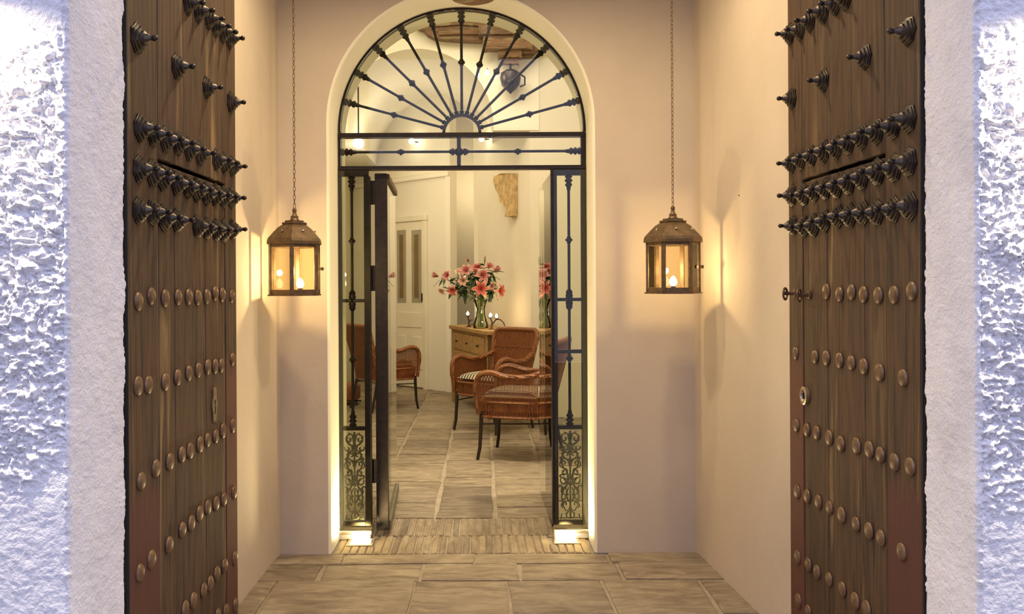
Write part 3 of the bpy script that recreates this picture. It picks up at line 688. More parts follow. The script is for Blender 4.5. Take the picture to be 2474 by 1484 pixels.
# open glass door leaf, hinged at the screen's post, swung inwards
g3 = empty('door_3', (X5(920), YS + .06, 0), label='glass door leaf in a dark iron frame, open into the lounge', cat='door', kind='structure')
MB().box(X5(905), X5(935), YS + .025, YS + .055, .035, Z5(416), .003).build('stile', M['iron'], g3)
xA, yA, xB, yB = X5(932), YS + .055, (955 - VX) / F * 5.93, 5.93
ang = math.atan2(yB - yA, xB - xA); Lf = math.hypot(xB - xA, yB - yA)
Md = Matrix.Translation((xA, yA, 0)) @ Matrix.Rotation(ang, 4, 'Z')
MB().box(0, Lf, -.018, .018, 2.045, 2.08, .003, Md).build('top_rail', M['bronze'], g3)
MB().box(0, Lf, -.018, .018, .030, .085, .003, Md).build('bottom_rail', M['cast'], g3)
MB().box(0, Lf, -.004, .004, .085, 2.045, 0, Md).build('glass_pane', M['glass'], g3)
MB().box(X5(905) - .003, X5(905) + .012, YS + .055, YS + .075, .035, Z5(416), .002).build('stile_return', M['iron'], g3)
for (a, b_) in ((434, 492), (640, 702), (1110, 1168)):
    o = MB().box(X5(894), X5(907), YS + .022, YS + .040, Z5(a), Z5(b_), .002).lathe((X5(901), YS + .02, Z5(b_)), (X5(901), YS + .02, Z5(a)), [(0, .006), (Z5(a) - Z5(b_), .006)], 8).build('hinge', M['iron'], g3)
# fixed glass return on the other side (mirrors the lilies)
g5 = empty('window_1', (.39, 5.45, 0), label='clear fixed glass return beside the wicker chairs', cat='window', kind='structure')
Mg = Matrix.Translation((0.402, 5.02, 0)) @ Matrix.Rotation(math.atan2(.93, -.012), 4, 'Z')
MB().box(0, .93, -.004, .004, .02, 2.08, 0, Mg).build('pane', M['glass'], g5)

# ------------------------------------------------------------------ LOUNGE STRUCTURE
LZ = 4.6
struct('wall_lounge_left', MB().box(-2.05, -1.95, 5.2, 13.3, 0, LZ), M['lounge'])
struct('wall_lounge_front', MB().box(-2.05, ACX - AR - 0.02, 5.2, 5.26, 0, LZ).box(ACX + AR + 0.02, 2.3, 5.2, 5.26, 0, LZ).box(ACX - AR - .02, ACX + AR + .02, 5.2, 5.26, AZ + AR + .02, LZ), M['lounge'])
struct('wall_lounge_right', MB().box(2.2, 2.3, 5.2, 9.4, 0, LZ), M['lounge'])
struct('ceiling_lounge', MB().box(-2.1, 2.35, 5.2, 13.3, LZ, LZ + .1), M['lounge_white'])
# wall behind the cabinet (oblique) and its corner towards the window side
def wallseg(name, p, q, z0, z1, mat, th=0.12):
    p = Vector((*p, 0)); q = Vector((*q, 0)); d = (q - p); L_ = d.length; Mx = Matrix.Translation(p) @ Matrix.Rotation(math.atan2(d.y, d.x), 4, 'Z')
    return struct(name, MB().box(0, L_, 0, th, z0, z1, 0, Mx), mat), Mx, L_
_, MR, LR_ = wallseg('wall_lounge_cabinet', (-.053, 11.13), (.52, 9.32), 0, LZ, M['lounge'], 0.10)
wallseg('wall_lounge_corner', (.52, 9.32), (2.25, 9.30), 0, LZ, M['lounge'])
wallseg('wall_lounge_recess', (-.50, 12.5), (.30, 12.5), 0, LZ, M['lounge'])
wallseg('wall_lounge_recess_side', (-.053, 11.13), (.10, 12.5), 0, LZ, M['lounge'], .05)
_, MWL, LWL = wallseg('wall_lounge_back', (-1.98, 13.03), (-.42, 11.50), 0, LZ, M['lounge_white'], 0.12)
wallseg('wall_lounge_back_return', (-.42, 11.50), (-.40, 12.5), 0, LZ, M['lounge_white'], 0.06)
struct('trim_cornice', MB().box(0, LWL, -.05, -.001, 2.86, 2.92, .01, MWL).box(0, LWL, -.03, -.001, 2.92, 2.97, .01, MWL), M['lounge_white'])
# bulkhead with arch, and the barrel vault behind it
BX, BR, BZ, BY = -0.69, 0.82, 3.14, 9.31
mb = MB(); n_ = 40
for y_ in (BY, BY + .2):
    inner = [(BX + BR, 3.10)] + [(BX + BR * math.cos(math.pi * i / n_), BZ + BR * math.sin(math.pi * i / n_)) for i in range(n_ + 1)] + [(BX - BR, 3.10)]
    outer = [(.62, 3.10), (.62, BZ)] + [(.62 + (-1.96 - .62) * i / (n_ - 2), LZ) for i in range(n_ - 1)] + [(-1.96, BZ), (-1.96, 3.10)]
    m_ = len(inner); mb.add([(x, y_, z) for x, z in inner] + [(x, y_, z) for x, z in outer], [(i, i + 1, i + 1 + m_, i + m_) for i in range(m_ - 1)])
mb.add([(BX + BR * math.cos(math.pi * i / n_), yy, BZ + BR * math.sin(math.pi * i / n_)) for yy in (BY, 13.2) for i in range(n_ + 1)], [(i, i + 1, i + 2 + n_, i + 1 + n_) for i in range(n_)])
mb.box(BX + BR, .62, BY, BY + .2, 3.08, 3.101); mb.box(-1.96, BX - BR, BY, BY + .2, 3.08, 3.101)
mb.box(BX + BR - .001, .62, BY + .2, 13.2, BZ, BZ + .03); mb.box(-1.96, BX - BR + .001, BY + .2, 13.2, BZ, BZ + .03)
struct('wall_vault_bulkhead', mb, M['lounge_white'], 35)

# far cream door with two narrow panes
def WL(u0, u1, z0, z1, d0, d1, c=0.0): return MB().box(u0, u1, -d1, -d0, z0, z1, c, MWL)
U = lambda px: None
def u_of(px):    # wall parameter along MWL seen at photo column px
    k = (px - VX) / F; p = Vector((-1.98, 13.03)); d = Vector((1.56, -1.53)).normalized()
    return (k * p.y - p.x) / (d.x - k * d.y)
ud0, ud1 = u_of(948) - .25, u_of(1027)
d4 = empty('door_4', (MWL @ Vector((ud0, 0, 0)))[:], label='cream panelled far door with two narrow glass panes', cat='door', kind='structure')
WL(ud0, ud1, 0.02, 2.30, .002, .035, .004).build('door_slab', M['white_paint'], d4)
WL(ud0 - .07, ud1 + .07, 2.30, 2.38, .002, .06, .006).box(0, 0.0001, 0, 0.0001, 0, 0.0001).build('casing', M['white_paint'], d4)
WL(ud1, ud1 + .06, 0, 2.30, .002, .05, .004).build('casing', M['white_paint'], d4)
def zat(px, py):
    u_ = u_of(px); p = MWL @ Vector((u_, 0, 0)); return H - (py - VY) * p.y / F
for (a, b_) in ((965, 986), (1000, 1023)):
    WL(u_of(a), u_of(b_), zat(a, 730), zat(a, 556), .034, .040).build('pane_border', M['grey_band'], d4)
    w_ = (b_ - a) * .28; WL(u_of(a + w_), u_of(b_ - w_), zat(a, 719), zat(a, 567), .040, .043).build('pane', M['grey_glass'], d4)
for (a, b_, y0, y1) in ((965, 1023, 788, 752), (965, 985, 890, 808), (1002, 1023, 890, 812)):
    WL(u_of(a), u_of(b_), zat(a, y0), zat(a, y1), .034, .046, .004).build('raised_panel', M['white_paint'], d4)
hp = WL(u_of(1024), u_of(1026.5), zat(1025, 728), zat(1025, 708), .036, .052, .002); hp.build('handle', M['iron'], d4)

# ------------------------------------------------------------------ CABINET
A0 = Vector((.044, 9.24)); lu = Vector((-.297, .955)); du = Vector((.955, .297))
Mc = Matrix(((lu.x, du.x, 0, A0.x), (lu.y, du.y, 0, A0.y), (0, 0, 1, 0), (0, 0, 0, 1)))    # local: x along front, y depth, z up
cab = empty('sideboard', (A0.x, A0.y, 0), label='old pine sideboard of small drawers under the vase of lilies', cat='sideboard')
CL, CD, CT = 1.42, 0.42, 0.935
CB = lambda mb, nm, mt, par=cab: mb.build(nm, M[mt], par)
CB(MB().box(-.03, CL + .03, -.025, CD + .01, CT - .045, CT, .006, Mc), 'top', 'pine')
CB(MB().box(0, CL, .012, CD, .30, CT - .045, 0, Mc), 'carcass', 'pine_dark')
for (x_, y_) in ((0.0, 0), (CL - .06, 0), (0, CD - .06), (CL - .06, CD - .06)): CB(MB().box(x_, x_ + .06, y_, y_ + .06, 0, CT - .046, .004, Mc), 'leg', 'pine')
for x_ in (0.0, CL - 0.02): CB(MB().box(x_ - .004, x_ + .016, .06, CD - .06, .78, CT - .05, .003, Mc), 'side_rail', 'pine')
nd = 3; dw = (CL - .14) / nd
for row_, (z0, z1) in enumerate(((.66, .855), (.47, .64))):
    for k in range(nd):
        x0 = .07 + k * dw
        d_ = CB(MB().box(x0 + .012, x0 + dw - .012, -.006, .02, z0, z1, .005, Mc), 'drawer', 'pine')
        kb = Mc @ Vector((x0 + dw / 2, -.006, (z0 + z1) / 2)); q = Mc @ Vector((x0 + dw / 2, -1, (z0 + z1) / 2))
        MB().lathe(kb, q, [(0, .006), (.008, .006), (.014, .014), (.022, .012), (.026, .003)], 10).build('knob', M['iron'], d_, 40)
CB(MB().box(.06, CL - .06, .004, .02, .862, .888, .003, Mc), 'front_rail', 'pine'); CB(MB().box(.06, CL - .06, .004, .02, .642, .658, 0, Mc), 'front_rail', 'pine')
CB(MB().box(.06, CL - .06, .004, .02, .40, .468, .003, Mc), 'apron', 'pine')
Zcab = CT

# ------------------------------------------------------------------ VASE + LILIES
VXY = (-0.020, 9.80)
vs = empty('glass_vase', (*VXY, Zcab), label='tall clear glass vase flared at the rim, holding pink lilies', cat='vase')
vp = [(0, .075), (.006, .085), (.04, .088), (.09, .070), (.15, .052), (.21, .048), (.27, .060), (.325, .085)]
MB().lathe((*VXY, Zcab), (*VXY, 5), vp + [(d, r_ - .004) for d, r_ in reversed(vp[1:])] + [(.006, .02)], 24).build('vase_body', M['glass_vase'], vs, 60)
def lily_mesh(kind, mat):
    """six-petalled open lily, opening along +Z, about 14 cm across"""
    v = []; f = []; tip = []
    for k in range(6):
        a = k * math.pi / 3; w_ = .021 if k % 2 else .015; seg = 6
        base = len(v)
        for i in range(seg + 1):
            t_ = i / seg; rr = .006 + .074 * t_ ** 1.4 * kind; z = .004 + .105 * t_ - .095 * t_ ** 4 * kind; ww = w_ * math.sin(math.pi * min(1, t_ * .86 + .12)) ** .9
            if i == seg: ww = .001
            for s_ in (-1, 0, 1):
                c_, s2 = math.cos(a), math.sin(a); off = s_ * ww; zz = z + (0.006 if s_ else 0) * (1 - t_)
                v.append((rr * c_ - off * s2, rr * s2 + off * c_, zz)); tip.append(min(1.0, t_ * .8 + (.35 if s_ else 0)))
        for i in range(seg):
            for s_ in (0, 1): q = base + i * 3 + s_; f.append((q, q + 1, q + 4, q + 3))
    for k in range(5):   # stamens
        a = k * 1.257; p0 = Vector((0, 0, .01)); p1 = Vector((.022 * math.cos(a), .022 * math.sin(a), .085)); b0 = len(v)
        for p in (p0, p1):
            for j in range(3): v.append(tuple(p + Vector((.0022 * math.cos(j * 2.1), .0022 * math.sin(j * 2.1), 0)))); tip.append(.0)
        for j in range(3): f.append((b0 + j, b0 + (j + 1) % 3, b0 + 3 + (j + 1) % 3, b0 + 3 + j))
    me = bpy.data.meshes.new('blossom'); me.from_pydata(v, [], f); me.materials.append(mat)
    at_ = me.attributes.new('tip', 'FLOAT', 'POINT'); at_.data.foreach_set('value', tip); me.shade_smooth(); return me
LM = {'pink': lily_mesh(1.0, M['petal_pink']), 'coral': lily_mesh(1.05, M['petal_coral']), 'pale': lily_mesh(.9, M['petal_pale']), 'half': lily_mesh(.5, M['petal_pink'])}
def leaf_mb(mb, p, d, L_, w_):
    d = Vector(d).normalized(); s_ = d.cross(Vector((0, .3, 1))).normalized(); u_ = s_.cross(d); b0 = []
    v = []; f = []
    for i in range(6):
        t_ = i / 5; c = Vector(p) + d * L_ * t_ - Vector((0, 0, 1)) * (.35 * L_ * t_ * t_) + u_ * 0; ww = w_ * math.sin(math.pi * min(.995, t_ * .92 + .06))
        v += [c - s_ * ww, c + u_ * .004, c + s_ * ww]
    for i in range(5): f += [(i * 3, i * 3 + 1, i * 3 + 4, i * 3 + 3), (i * 3 + 1, i * 3 + 2, i * 3 + 5, i * 3 + 4)]
    mb.add(v, f)
# (px, py, depth offset, kind, scale, facing)
LIL = [(1061, 668, .05, 'half', .95, (-1, -.3, .35), 'dusky pink half-open lily reaching farthest out towards the far door'),
 (1084, 668, -.02, 'pink', .9, (-.5, -.8, .3), 'pink lily blooming just inside the outermost half-open one'),
 (1072, 698, .02, 'pale', .75, (-.6, -.5, -.6), 'pale pink lily nodding under the outermost blooms'),
 (1094, 699, -.06, 'coral', .85, (-.2, -1, -.4), 'coral lily hanging low beside the cabinet end of the bunch'),
 (1112, 662, .08, 'pale', .85, (-.3, -.6, .7), 'pale yellowish lily bud cluster amid the leaves'),
 (1128, 658, -.05, 'pink', 1.05, (-.2, -.9, .5), 'pink lily with dark streaks in the middle of the bunch'),
 (1121, 678, -.12, 'pale', .9, (-.3, -1, -.1), 'cream-edged lily facing out below the streaked one'),
 (1147, 664, -.02, 'half', .95, (.1, -.7, .6), 'dark rose half-open lily at the heart of the bunch'),
 (1152, 652, .06, 'coral', .9, (.0, -.8, .6), 'coral lily high above the vase mouth'),
 (1165, 668, -.10, 'pink', 1.1, (.2, -1, .2), 'deep pink starry lily above the large coral one'),
 (1162, 699, -.14, 'coral', 1.25, (.0, -1, .1), 'large coral lily spread just over the vase rim'),
 (1180, 650, .05, 'pink', .9, (.4, -.6, .7), 'pink lily at the upper edge near the carved stone wall'),
 (1194, 655, .0, 'half', .9, (.8, -.4, .5), 'reddish half-open lily leaning towards the relic wall'),
 (1185, 692, -.05, 'pale', .85, (.5, -.8, .0), 'creamy lily between the two coral blooms'),
 (1200, 702, -.08, 'coral', 1.1, (.9, -.6, -.1), 'bright coral lily lowest beside the wall'),
 (1133, 634, .10, 'half', .6, (-.4, -.3, 1), 'small blurred pink bud sticking up above the bunch'),
 (1171, 634, .05, 'bud', .9, (.1, -.1, 1), 'slim green lily bud standing tallest in the bunch')]
neck = Vector((VXY[0], VXY[1], Zcab + .30))
random.seed(5)
for i, (px, py, dz, kind, sc_, fc, lb) in enumerate(LIL):
    P = at(px, py, 9.80 + dz); fcv = Vector(fc).normalized()
    L = empty('lily', (VXY[0] + random.uniform(-.03, .03), VXY[1] + random.uniform(-.03, .03), Zcab + .012), label=lb, cat='flower')
    root = L.location.copy(); nk = neck + Vector((random.uniform(-.03, .03), random.uniform(-.03, .03), 0)); bk = P - fcv * .02
    mid = (nk + bk) / 2 + Vector((0, 0, .05)); mb = MB()
    pts = [root, root.lerp(nk, .5), nk]
    for t_ in (.25, .5, .75, 1): pts.append(nk * (1 - t_) ** 2 + mid * 2 * t_ * (1 - t_) + bk * t_ * t_)
    mb.tube(pts, .0035, 5).build('stem', M['stem'], L, 60)
    if kind == 'bud':
        MB().lathe(bk, bk + fcv, [(0, .004), (.03, .011), (.07, .010), (.10, .001)], 8).build('bud', M['bud'], L, 60)
    else:
        o = inst(LM[kind], 'blossom', P, L, fcv.to_track_quat('Z', 'Y').to_euler(), (sc_ * 1.12,) * 3)
    for k in range(9):
        t_ = random.uniform(.5, .99); q = nk * (1 - t_) ** 2 + mid * 2 * t_ * (1 - t_) + bk * t_ * t_; mb = MB()
        leaf_mb(mb, q, (random.uniform(-1, 1), random.uniform(-1, .2), random.uniform(-.7, .5)), random.uniform(.09, .17), random.uniform(.015, .027)); mb.build('leaf', M['leaf'], L, 60)
# ------------------------------------------------------------------ BRANCH CANDLE HOLDERS + TEALIGHTS
def tealight(p, lab):
    t_ = empty('tealight', p, label=lab, cat='candle')
    MB().lathe(p, Vector(p) + Vector((0, 0, 1)), [(0, .018), (.004, .024), (.020, .027), (.036, .023), (.036, .020), (.018, .022)], 12).build('cup', M['glass_amber'], t_, 60)
    MB().lathe(Vector(p) + Vector((0, 0, .003)), Vector(p) + Vector((0, 0, 1)), [(0, .012), (.01, .018), (.022, .018), (.032, .009), (.046, .001)], 10).build('flame', M['flame'], t_, 60)
    o = light('tealight_light', 'POINT', (0, 0, 0), 1.2, (1.0, .70, .36), .02); o.parent = t_; o.location = (0, 0, .06)
def dish(mb, p): mb.lathe(Vector(p) - Vector((0, 0, .012)), Vector(p) + Vector((0, 0, 1)), [(0, .006), (.004, .020), (.010, .026), (.012, .026)], 12)
c1 = Vector((-.160, 10.10, Zcab)); h1 = empty('branch_candle_holder', c1, label='single brown branch candle holder at the far end of the sideboard', cat='candlestick')
mb = MB(); mb.lathe(c1, c1 + Vector((0, 0, 1)), [(0, .035), (.006, .032), (.018, .012), (.04, .007)], 10)
tp1 = c1 + Vector((-.01, 0, .135)); mb.tube([c1 + Vector((0, 0, .03)), c1 + Vector((.008, 0, .07)), c1 + Vector((-.006, 0, .10)), tp1 - Vector((0, 0, .01))], [.008, .010, .007, .008], 7)
mb.tube([c1 + Vector((.006, 0, .07)), c1 + Vector((.035, -.01, .082)), c1 + Vector((.05, -.01, .080))], [.007, .005, .003], 6)
mb.tube([c1 + Vector((0, 0, .01)), c1 + Vector((.05, .0, .03)), c1 + Vector((.09, .0, .0))], [.007, .006, .006], 6)
dish(mb, tp1); mb.build('branch', M['bark'], h1, 50); tealight(tp1 + Vector((0, 0, .0005)), 'glowing tealight on the single holder at the far end of the sideboard')
c2 = Vector((.10, 9.52, Zcab)); h2 = empty('branch_candle_holder', c2, label='arching two-cup brown branch candle holder at the near end of the sideboard', cat='candlestick')
mb = MB(); mb.lathe(c2, c2 + Vector((0, 0, 1)), [(0, .035), (.006, .032), (.018, .012), (.04, .007)], 10)
tp2 = c2 + Vector((-.012, 0, .135)); tp3 = c2 + Vector((.055, .03, .125)); e2 = c2 + Vector((.155, .05, .004))
mb.tube([c2 + Vector((0, 0, .03)), c2 + Vector((.006, 0, .08)), tp2 - Vector((0, 0, .01))], [.008, .008, .008], 7)
mb.tube([c2 + Vector((0, 0, .04)), c2 + Vector((.03, .015, .085)), tp3 - Vector((0, 0, .012)), c2 + Vector((.10, .04, .105)), c2 + Vector((.135, .045, .07)), e2], [.007, .008, .008, .007, .006, .005], 7)
mb.lathe(e2 - Vector((0, 0, .004)), e2 + Vector((0, 0, 1)), [(0, .022), (.008, .016), (.014, .006)], 8)
dish(mb, tp2); dish(mb, tp3); mb.build('branch', M['bark'], h2, 50)
tealight(tp2 + Vector((0, 0, .0005)), 'brightest tealight, upright over the foot of the arching holder'); tealight(tp3 + Vector((0, 0, .0005)), 'smaller tealight on the arch of the two-cup holder')

# ------------------------------------------------------------------ WICKER ARMCHAIRS (front faces local -Y)
def ch_proto():
    parts = []
    def add(mb, nm, mt, sm=50, stuff=False): parts.append((nm, mb.mesh(nm, M[mt], sm), stuff))
    W, D = .285, .27
    # legs
    for s_ in (-1, 1):
        add(MB().tube([(s_ * .255, -.245, .38), (s_ * .257, -.25, .25), (s_ * .262, -.258, .10), (s_ * .272, -.275, 0)], [.019, .017, .015, .014], 8), 'leg', 'chair_leg')
        add(MB().tube([(s_ * .235, .235, .38), (s_ * .24, .27, .22), (s_ * .25, .32, 0)], [.018, .016, .013], 8), 'leg', 'chair_leg')
    for s_ in (-1, 1): add(MB().tube([(s_ * .256, -.25, .29), (s_ * .24, .26, .31)], .006, 6), 'stretcher', 'chair_leg')
    add(MB().tube([(-.235, .26, .33), (.235, .26, .33)], .006, 6), 'stretcher', 'chair_leg')
    # body
    out = []
    n = 28
    def ring(z, k=1.0):   # rounded-square seat outline
        pts = []
        for i in range(48):
            a = 2 * math.pi * i / 48; c_, s2 = math.cos(a), math.sin(a); e = .34
            pts.append((W * k * math.copysign(abs(c_) ** e, c_), D * k * math.copysign(abs(s2) ** e, s2), z))
        return pts
    add(MB().tube(ring(.355), .012, 6, True), 'lower_rim', 'wicker_rim'); add(MB().tube(ring(.475), .013, 6, True), 'seat_rim', 'wicker_rim')
    mb = MB(); r0, r1 = ring(.36, .985), ring(.475, .985); mb.add(r0 + r1, [(i, (i + 1) % 48, (i + 1) % 48 + 48, i + 48) for i in range(48)]); mb.add(ring(.468, .98), [tuple(range(48))]); add(mb, 'seat', 'wicker_in')
    mb = MB(); per = []; big = ring(0, 1.0)
    # strands round the apron
    def strand(mb, p, q, r=.0045): mb.tube([p, q], r, 4)
    L_tot = 0; pts = [Vector(p) for p in big]; pts.append(pts[0])
    for a, b_ in zip(pts[:-1], pts[1:]):
        m_ = max(1, int((b_ - a).length / .0125))
        for i in range(m_): c = a.lerp(b_, i / m_); strand(mb, (c.x, c.y, .355), (c.x, c.y, .475))
    add(mb, 'apron_weave', 'wicker', None, True)
    # arms: sweep from the back down to the front
    for s_ in (-1, 1):
        arm = [(s_ * .255, .30, .735), (s_ * .282, .16, .685), (s_ * .297, -.02, .685), (s_ * .300, -.14, .715), (s_ * .297, -.225, .705), (s_ * .290, -.275, .645), (s_ * .283, -.285, .56), (s_ * .280, -.275, .46), (s_ * .275, -.265, .37)]
        # smooth
        sm = []
        for i in range(len(arm) - 1):
            p0, p1, p2, p3 = [Vector(arm[max(0, min(len(arm) - 1, j))]) for j in (i - 1, i, i + 1, i + 2)]
            for t_ in (0, .25, .5, .75): sm.append(.5 * ((2 * p1) + (p2 - p0) * t_ + (2 * p0 - 5 * p1 + 4 * p2 - p3) * t_ ** 2 + (3 * p1 - p0 - 3 * p2 + p3) * t_ ** 3))
        sm.append(Vector(arm[-1])); add(MB().tube(sm, [.024 if i < 26 else .018 for i in range(len(sm))], 8), 'armrest', 'wicker_rim')
        mb = MB(); top = sm[:24]
        yy = -.262
        while yy < .24:
            z_ = .68
            for a, b_ in zip(top[:-1], top[1:]):
                lo, hi = min(a.y, b_.y), max(a.y, b_.y)
                if lo <= yy <= hi: z_ = max(.5, (a.z + b_.z) / 2)
            strand(mb, (s_ * .284, yy, .40), (s_ * .292, yy, z_), .0046); yy += .0125
        strand(mb, (s_ * .287, -.26, .56), (s_ * .287, .24, .56), .004)
        add(mb, 'side_weave', 'wicker', None, True)
    # back: tilted panel, flaring, rounded top
    def bp(u, v_):   # u -1..1, v 0..1
        z = .45 + .52 * v_; y = .245 + .13 * v_ - .035 * (1 - u * u) * 0 + .03 * (1 - abs(u) ** 2) * .8; x = u * (.235 + .055 * v_); return Vector((x, y, z))
    outl = [(-1, 0), (-1, .3), (-1.0, .6), (-1.0, .85), (-.93, .96), (-.8, 1.0), (-.4, 1.0), (0, 1.0), (.4, 1.0), (.8, 1.0), (.93, .96), (1.0, .85), (1.0, .6), (1, .3), (1, 0)]
    add(MB().tube([bp(*q) for q in outl], .024, 8), 'back_rim', 'wicker_rim')
    mb = MB(); v = []; f = []
    for j in range(7):
        for i in range(13): q = bp(-.95 + 1.9 * i / 12, j / 6 * .98); v.append(q + Vector((0, .004, 0)))
    for j in range(6):
        for i in range(12): f.append((j * 13 + i, j * 13 + i + 1, j * 13 + i + 14, j * 13 + i + 13))
    add(mb.add(v, f), 'backrest', 'wicker_in')
    mb = MB(); k = 36
    for i in range(k + 1):
        u = -.95 + 1.9 * i / k
        for sy in (-.003, .010): mb.tube([bp(u, t_) + Vector((0, sy, 0)) for t_ in (0, .5, .98)], .0055, 4)
    for v_ in (.33, .36, .66): mb.tube([bp(u, v_) + Vector((0, -.008, 0)) for u in (-.95, -.5, 0, .5, .95)], .005, 4)
    add(mb, 'back_weave', 'wicker', None, True)
    # lower sides of back to seat: rear weave
    mb = MB()
    for i in range(30):
        x = -.23 + .46 * i / 29; strand(mb, (x, .262, .36), (x, .262, .50))
    add(mb, 'rear_weave', 'wicker', None, True)
    # cushion (its own thing)
    v = []; f = []; nx = 16
    for j in range(nx + 1):
        for i in range(nx + 1):
            u, w_ = -1 + 2 * i / nx, -1 + 2 * j / nx; e = (1 - abs(u) ** 5) * (1 - abs(w_) ** 5); v.append((u * .25, w_ * .235 - .015, .030 + .058 * e ** .5 if e > 0 else .030))
    m0 = len(v)
    for j in range(nx + 1):
        for i in range(nx + 1):
            u, w_ = -1 + 2 * i / nx, -1 + 2 * j / nx; e = (1 - abs(u) ** 5) * (1 - abs(w_) ** 5); v.append((u * .25, w_ * .235 - .015, .030 - .028 * max(e, 0) ** .5))
    for b0, fl in ((0, 1), (m0, -1)):
        for j in range(nx):
            for i in range(nx): q = b0 + j * (nx + 1) + i; f.append((q, q + 1, q + nx + 2, q + nx + 1)[::fl])
    bd = [(i, 0) for i in range(nx)] + [(nx, j) for j in range(nx)] + [(nx - i, nx) for i in range(nx)] + [(0, nx - j) for j in range(nx)]
    cush = MB().add(v, f).mesh('seat_cushion', M['stripe'], 60)
    return parts, cush
PARTS, CUSH = ch_proto()
def chair(x, y, facing, label, clabel):
    rz = math.atan2(facing[1], facing[0]) + math.pi / 2
    c = empty('wicker_armchair', (x, y, 0), rz, label=label, cat='chair', group='wicker armchairs in the lounge')
    for nm, me, st in PARTS:
        o = bpy.data.objects.new(nm, me); col.objects.link(o); o.parent = c
        if st: o['kind'] = 'stuff'
    k = bpy.data.objects.new('seat_cushion', CUSH); col.objects.link(k); k.location = (x, y, .481); k.rotation_euler = (0, 0, rz)
    tag(k, clabel, 'cushion', 'striped seat cushions')
chair(0.30, 7.30, (-.95, .31), 'wicker armchair turned side-on, its back against the sidelight', 'striped cushion in the side-on armchair, mostly hidden by its arm')
chair(0.10, 8.60, (-.66, -.75), 'wicker armchair in front of the drawers, facing the entrance', 'plump striped cushion fully showing its rounded front edge')
chair(-1.13, 10.08, (.80, .60), 'wicker armchair seen from behind through the narrow sidelight', 'striped cushion of the armchair beyond the open glass door')
# low stool behind the sidelight
st = empty('woven_stool', (-1.66, 10.45, 0), label='low reddish woven stool on dark runners beyond the sidelight', cat='stool')
MB().lathe((-1.66, 10.45, .06), (-1.66, 10.45, 1), [(0, .17), (.02, .19), (.16, .19), (.19, .17), (.195, .15)], 20).build('seat', M['terracotta'], st, 50)
for k in range(4):
    a = k * math.pi / 2 + .6; q = Vector((-1.66 + .15 * math.cos(a), 10.45 + .15 * math.sin(a), 0)); MB().lathe(q, q + Vector((0, 0, 1)), [(0, .012), (.065, .014)], 8).build('leg', M['chair_leg'], st, 50)
MB().tube([(-1.84, 10.32, .02), (-1.48, 10.32, .02)], .012, 6).build('runner', M['chair_leg'], st); MB().tube([(-1.84, 10.58, .02), (-1.48, 10.58, .02)], .012, 6).build('runner', M['chair_leg'], st)

# ------------------------------------------------------------------ carved stone relic on the oblique wall
def ur(px):
    k = (px - VX) / F; p = Vector((-.053, 11.13)); d = Vector((.573, -1.81)).normalized(); return (k * p.y - p.x) / (d.x - k * d.y)
def RP(px, py):
    u_ = ur(px); p = MR @ Vector((u_, 0, 0)); return (u_, H - (py - VY) * p.y / F)
outl = [(1203, 428), (1215, 424), (1226, 420), (1252, 420), (1252, 522), (1236, 525), (1234, 505), (1231, 497), (1224, 490), (1219, 480), (1217, 468), (1214, 460), (1207, 449), (1205, 440)]
pts = [RP(*q) for q in outl]; mb = MB(); n = len(pts)
mb.add([MR @ Vector((u_, -.004, z)) for u_, z in pts] + [MR @ Vector((u_, -.05 - .015 * (i % 3), z)) for i, (u_, z) in enumerate(pts)], [tuple(range(n)), tuple(range(n, 2 * n))] + [(i, (i + 1) % n, (i + 1) % n + n, i + n) for i in range(n)])
rl = mb.build('carved_stone_fragment', M['relic']); tag(rl, 'ochre fragment of a carved stone corbel fixed to the wall above the lilies', 'stone relic')

# ------------------------------------------------------------------ painted carved timber over the vault arch
def BPt(px, py, y=9.25): p = at(px, py, y); return (p.x, p.z)
tb = empty('carved_timber', (0, 9.25, 3.9), label='old painted carved roof timber mounted above the vaulted arch', cat='carving')
top = [(1008, 68), (1030, 60), (1060, 50), (1110, 46), (1160, 50), (1210, 60), (1255, 74), (1295, 92), (1320, 117)]
bot = [(1304, 122), (1288, 140), (1264, 142), (1235, 130), (1212, 112), (1190, 104), (1150, 103), (1110, 101), (1075, 98), (1052, 95), (1036, 86), (1028, 76)]
MB().prism([BPt(*q) for q in top + bot], 1, 9.15, 9.298).build('beam', M['painted'], tb)
for (t1, b1, y0_) in (([(1046, 58), (1110, 53), (1180, 58)], [(1180, 72), (1110, 68), (1046, 72)], 9.12), ([(1064, 80), (1110, 76), (1180, 80)], [(1180, 92), (1110, 90), (1064, 92)], 9.11)):
    MB().prism([BPt(*q) for q in t1 + b1], 1, y0_, 9.152).build('moulding', M['painted'], tb)
for (x0, x1, y0, y1, dd) in ((1160, 1248, 78, 100, .30), (1170, 1286, 100, 132, .26), (1206, 1262, 130, 150, .22), (1214, 1256, 148, 163, .17), (1238, 1290, 96, 140, .20)):
    a, b_ = BPt(x0, y1), BPt(x1, y0); c_ = .02; poly = []
    for k in range(9): t_ = k / 8; poly.append((a[0] + (b_[0] - a[0]) * t_, a[1] + .012 * abs(math.sin(3 * math.pi * t_))))
    poly += [(b_[0], b_[1]), (a[0], b_[1])]
    MB().prism(poly, 1, 9.297 - dd, 9.297 - .10).build('corbel', M['painted'], tb)
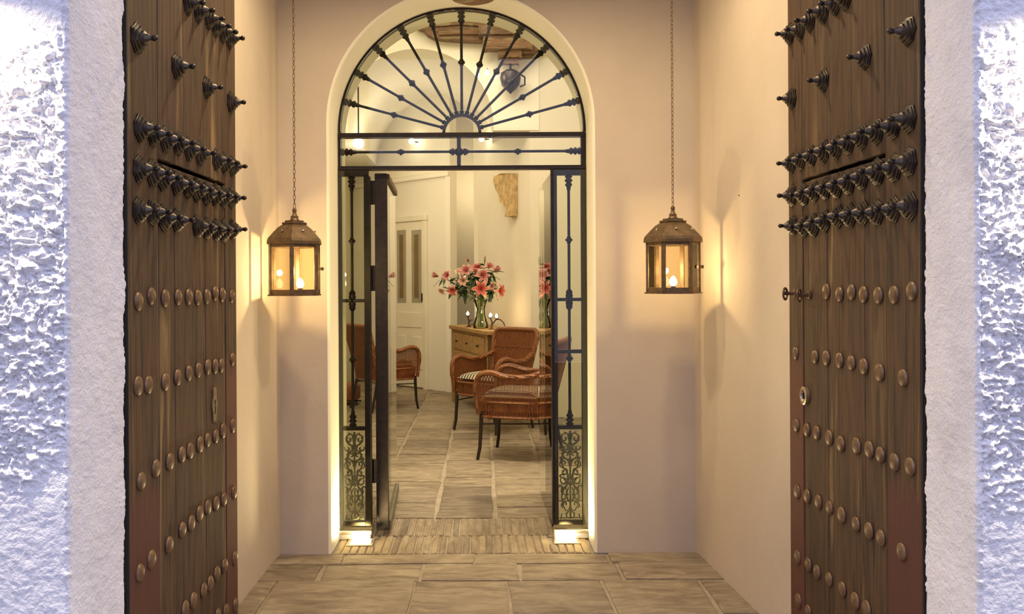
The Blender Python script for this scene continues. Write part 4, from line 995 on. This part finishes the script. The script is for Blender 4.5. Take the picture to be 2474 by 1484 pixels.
# wall lamps; three added bulbs imitate lamp reflections under the timber
def globe(p, r_, lab, support, power=4):
    g_ = empty('globe_lamp', p, label=lab, cat='lamp')
    MB().lathe(Vector(p) - Vector((0, 0, r_)), Vector(p) + Vector((0, 0, 9)), [(r_ - r_ * math.cos(math.pi * i / 10), r_ * math.sin(math.pi * i / 10) + 1e-4) for i in range(11)], 14).build('globe', M['bulb'], g_, 60)
    MB().tube([p, support], .008, 6).build('arm', M['iron'], g_, 60)
p = at(868, 345, 9.6); q = p + Vector((0, 0, .66)); globe(p, .06, 'large glaring globe lamp hanging in the vault corner, seen through the transom', q)
pw = MWL @ Vector((u_of(1012), 0, 0)); p = Vector((pw.x - .08, pw.y - .09, H + 340 * pw.y / F)); globe(p, .04, 'dim globe lamp half behind the transom rail above the far door', Vector((pw.x, pw.y, p.z)))
pw = MR @ Vector((ur(1183), 0, 0)); p = Vector((pw.x - .09, pw.y - .04, H + 346 * pw.y / F)); globe(p, .035, 'small globe lamp on the wall above the carved stone fragment', Vector((pw.x, pw.y, p.z)))
br = empty('reflection_bulbs', at(1180, 178, 9.1), label='three glowing bulbs standing for lamp reflections beneath the carved timber', cat='lamp')
for (px, py) in ((1157, 180), (1180, 175), (1199, 183)):
    p = at(px, py, 9.05); MB().lathe(p - Vector((0, 0, .03)), p + Vector((0, 0, 9)), [(0, .010), (.015, .022), (.04, .020), (.06, .004)], 12).build('bulb', M['bulb'], br, 60)
    MB().tube([p + Vector((0, 0, .02)), p + Vector((0, .05, .05)), p + Vector((.02, .255, .07))], .006, 6).build('arm', M['iron'], br, 60)
ln = empty('iron_lantern', at(1236, 195, 9.16), label='dark rounded iron lantern hanging at the end of the carved timber', cat='lantern')
c = at(1236, 195, 9.16); MB().lathe(c + Vector((0, 0, .12)), c - Vector((0, 0, 9)), [(0, .02), (.01, .05), (.04, .10), (.10, .112), (.17, .095), (.21, .06), (.235, .03), (.26, .004)], 14).build('body', M['stud_iron'], ln, 40)
MB().tube([c + Vector((0, 0, .12)), c + Vector((0, 0, .20))], .012, 8).build('hanger', M['iron'], ln, 40)
MB().tube([c + Vector((.10, -.02, .06)), c + Vector((.15, -.02, .03)), c + Vector((.15, -.02, -.05)), c + Vector((.10, -.02, -.07))], .010, 6).build('handle', M['iron'], ln, 40)

# ------------------------------------------------------------------ hanging dish at the top of the frame, hook on the side wall
pc = at(1147, -14, 4.3)
pd = empty('hanging_wooden_dish', (pc.x, pc.y, pc.z), label='round brown underside of a hanging fitting cut off above the arch', cat='pendant')
MB().lathe(pc + Vector((0, 0, -.036)), pc + Vector((0, 0, 9)), [(0, .03), (.004, .075), (.016, .108), (.03, .118), (.045, .118), (.05, .10)], 28).build('bowl', M['painted'], pd, 50)
MB().tube([pc, (pc.x, pc.y, ZC)], .006, 6).build('rod', M['iron'], pd)
p = Vector((1.20 + .0, 0, 0)); Yh = 4.0; ph = Vector(((1789 - VX) / F * Yh, Yh, H + (VY - 473) * Yh / F))
hk = MB().tube([ph + Vector((.03, 0, 0)), ph, ph + Vector((-.004, 0, -.008))], .005, 6).build('wall_hook', M['black']); tag(hk, 'tiny black hook in the plain side wall near the ringed door', 'hook')
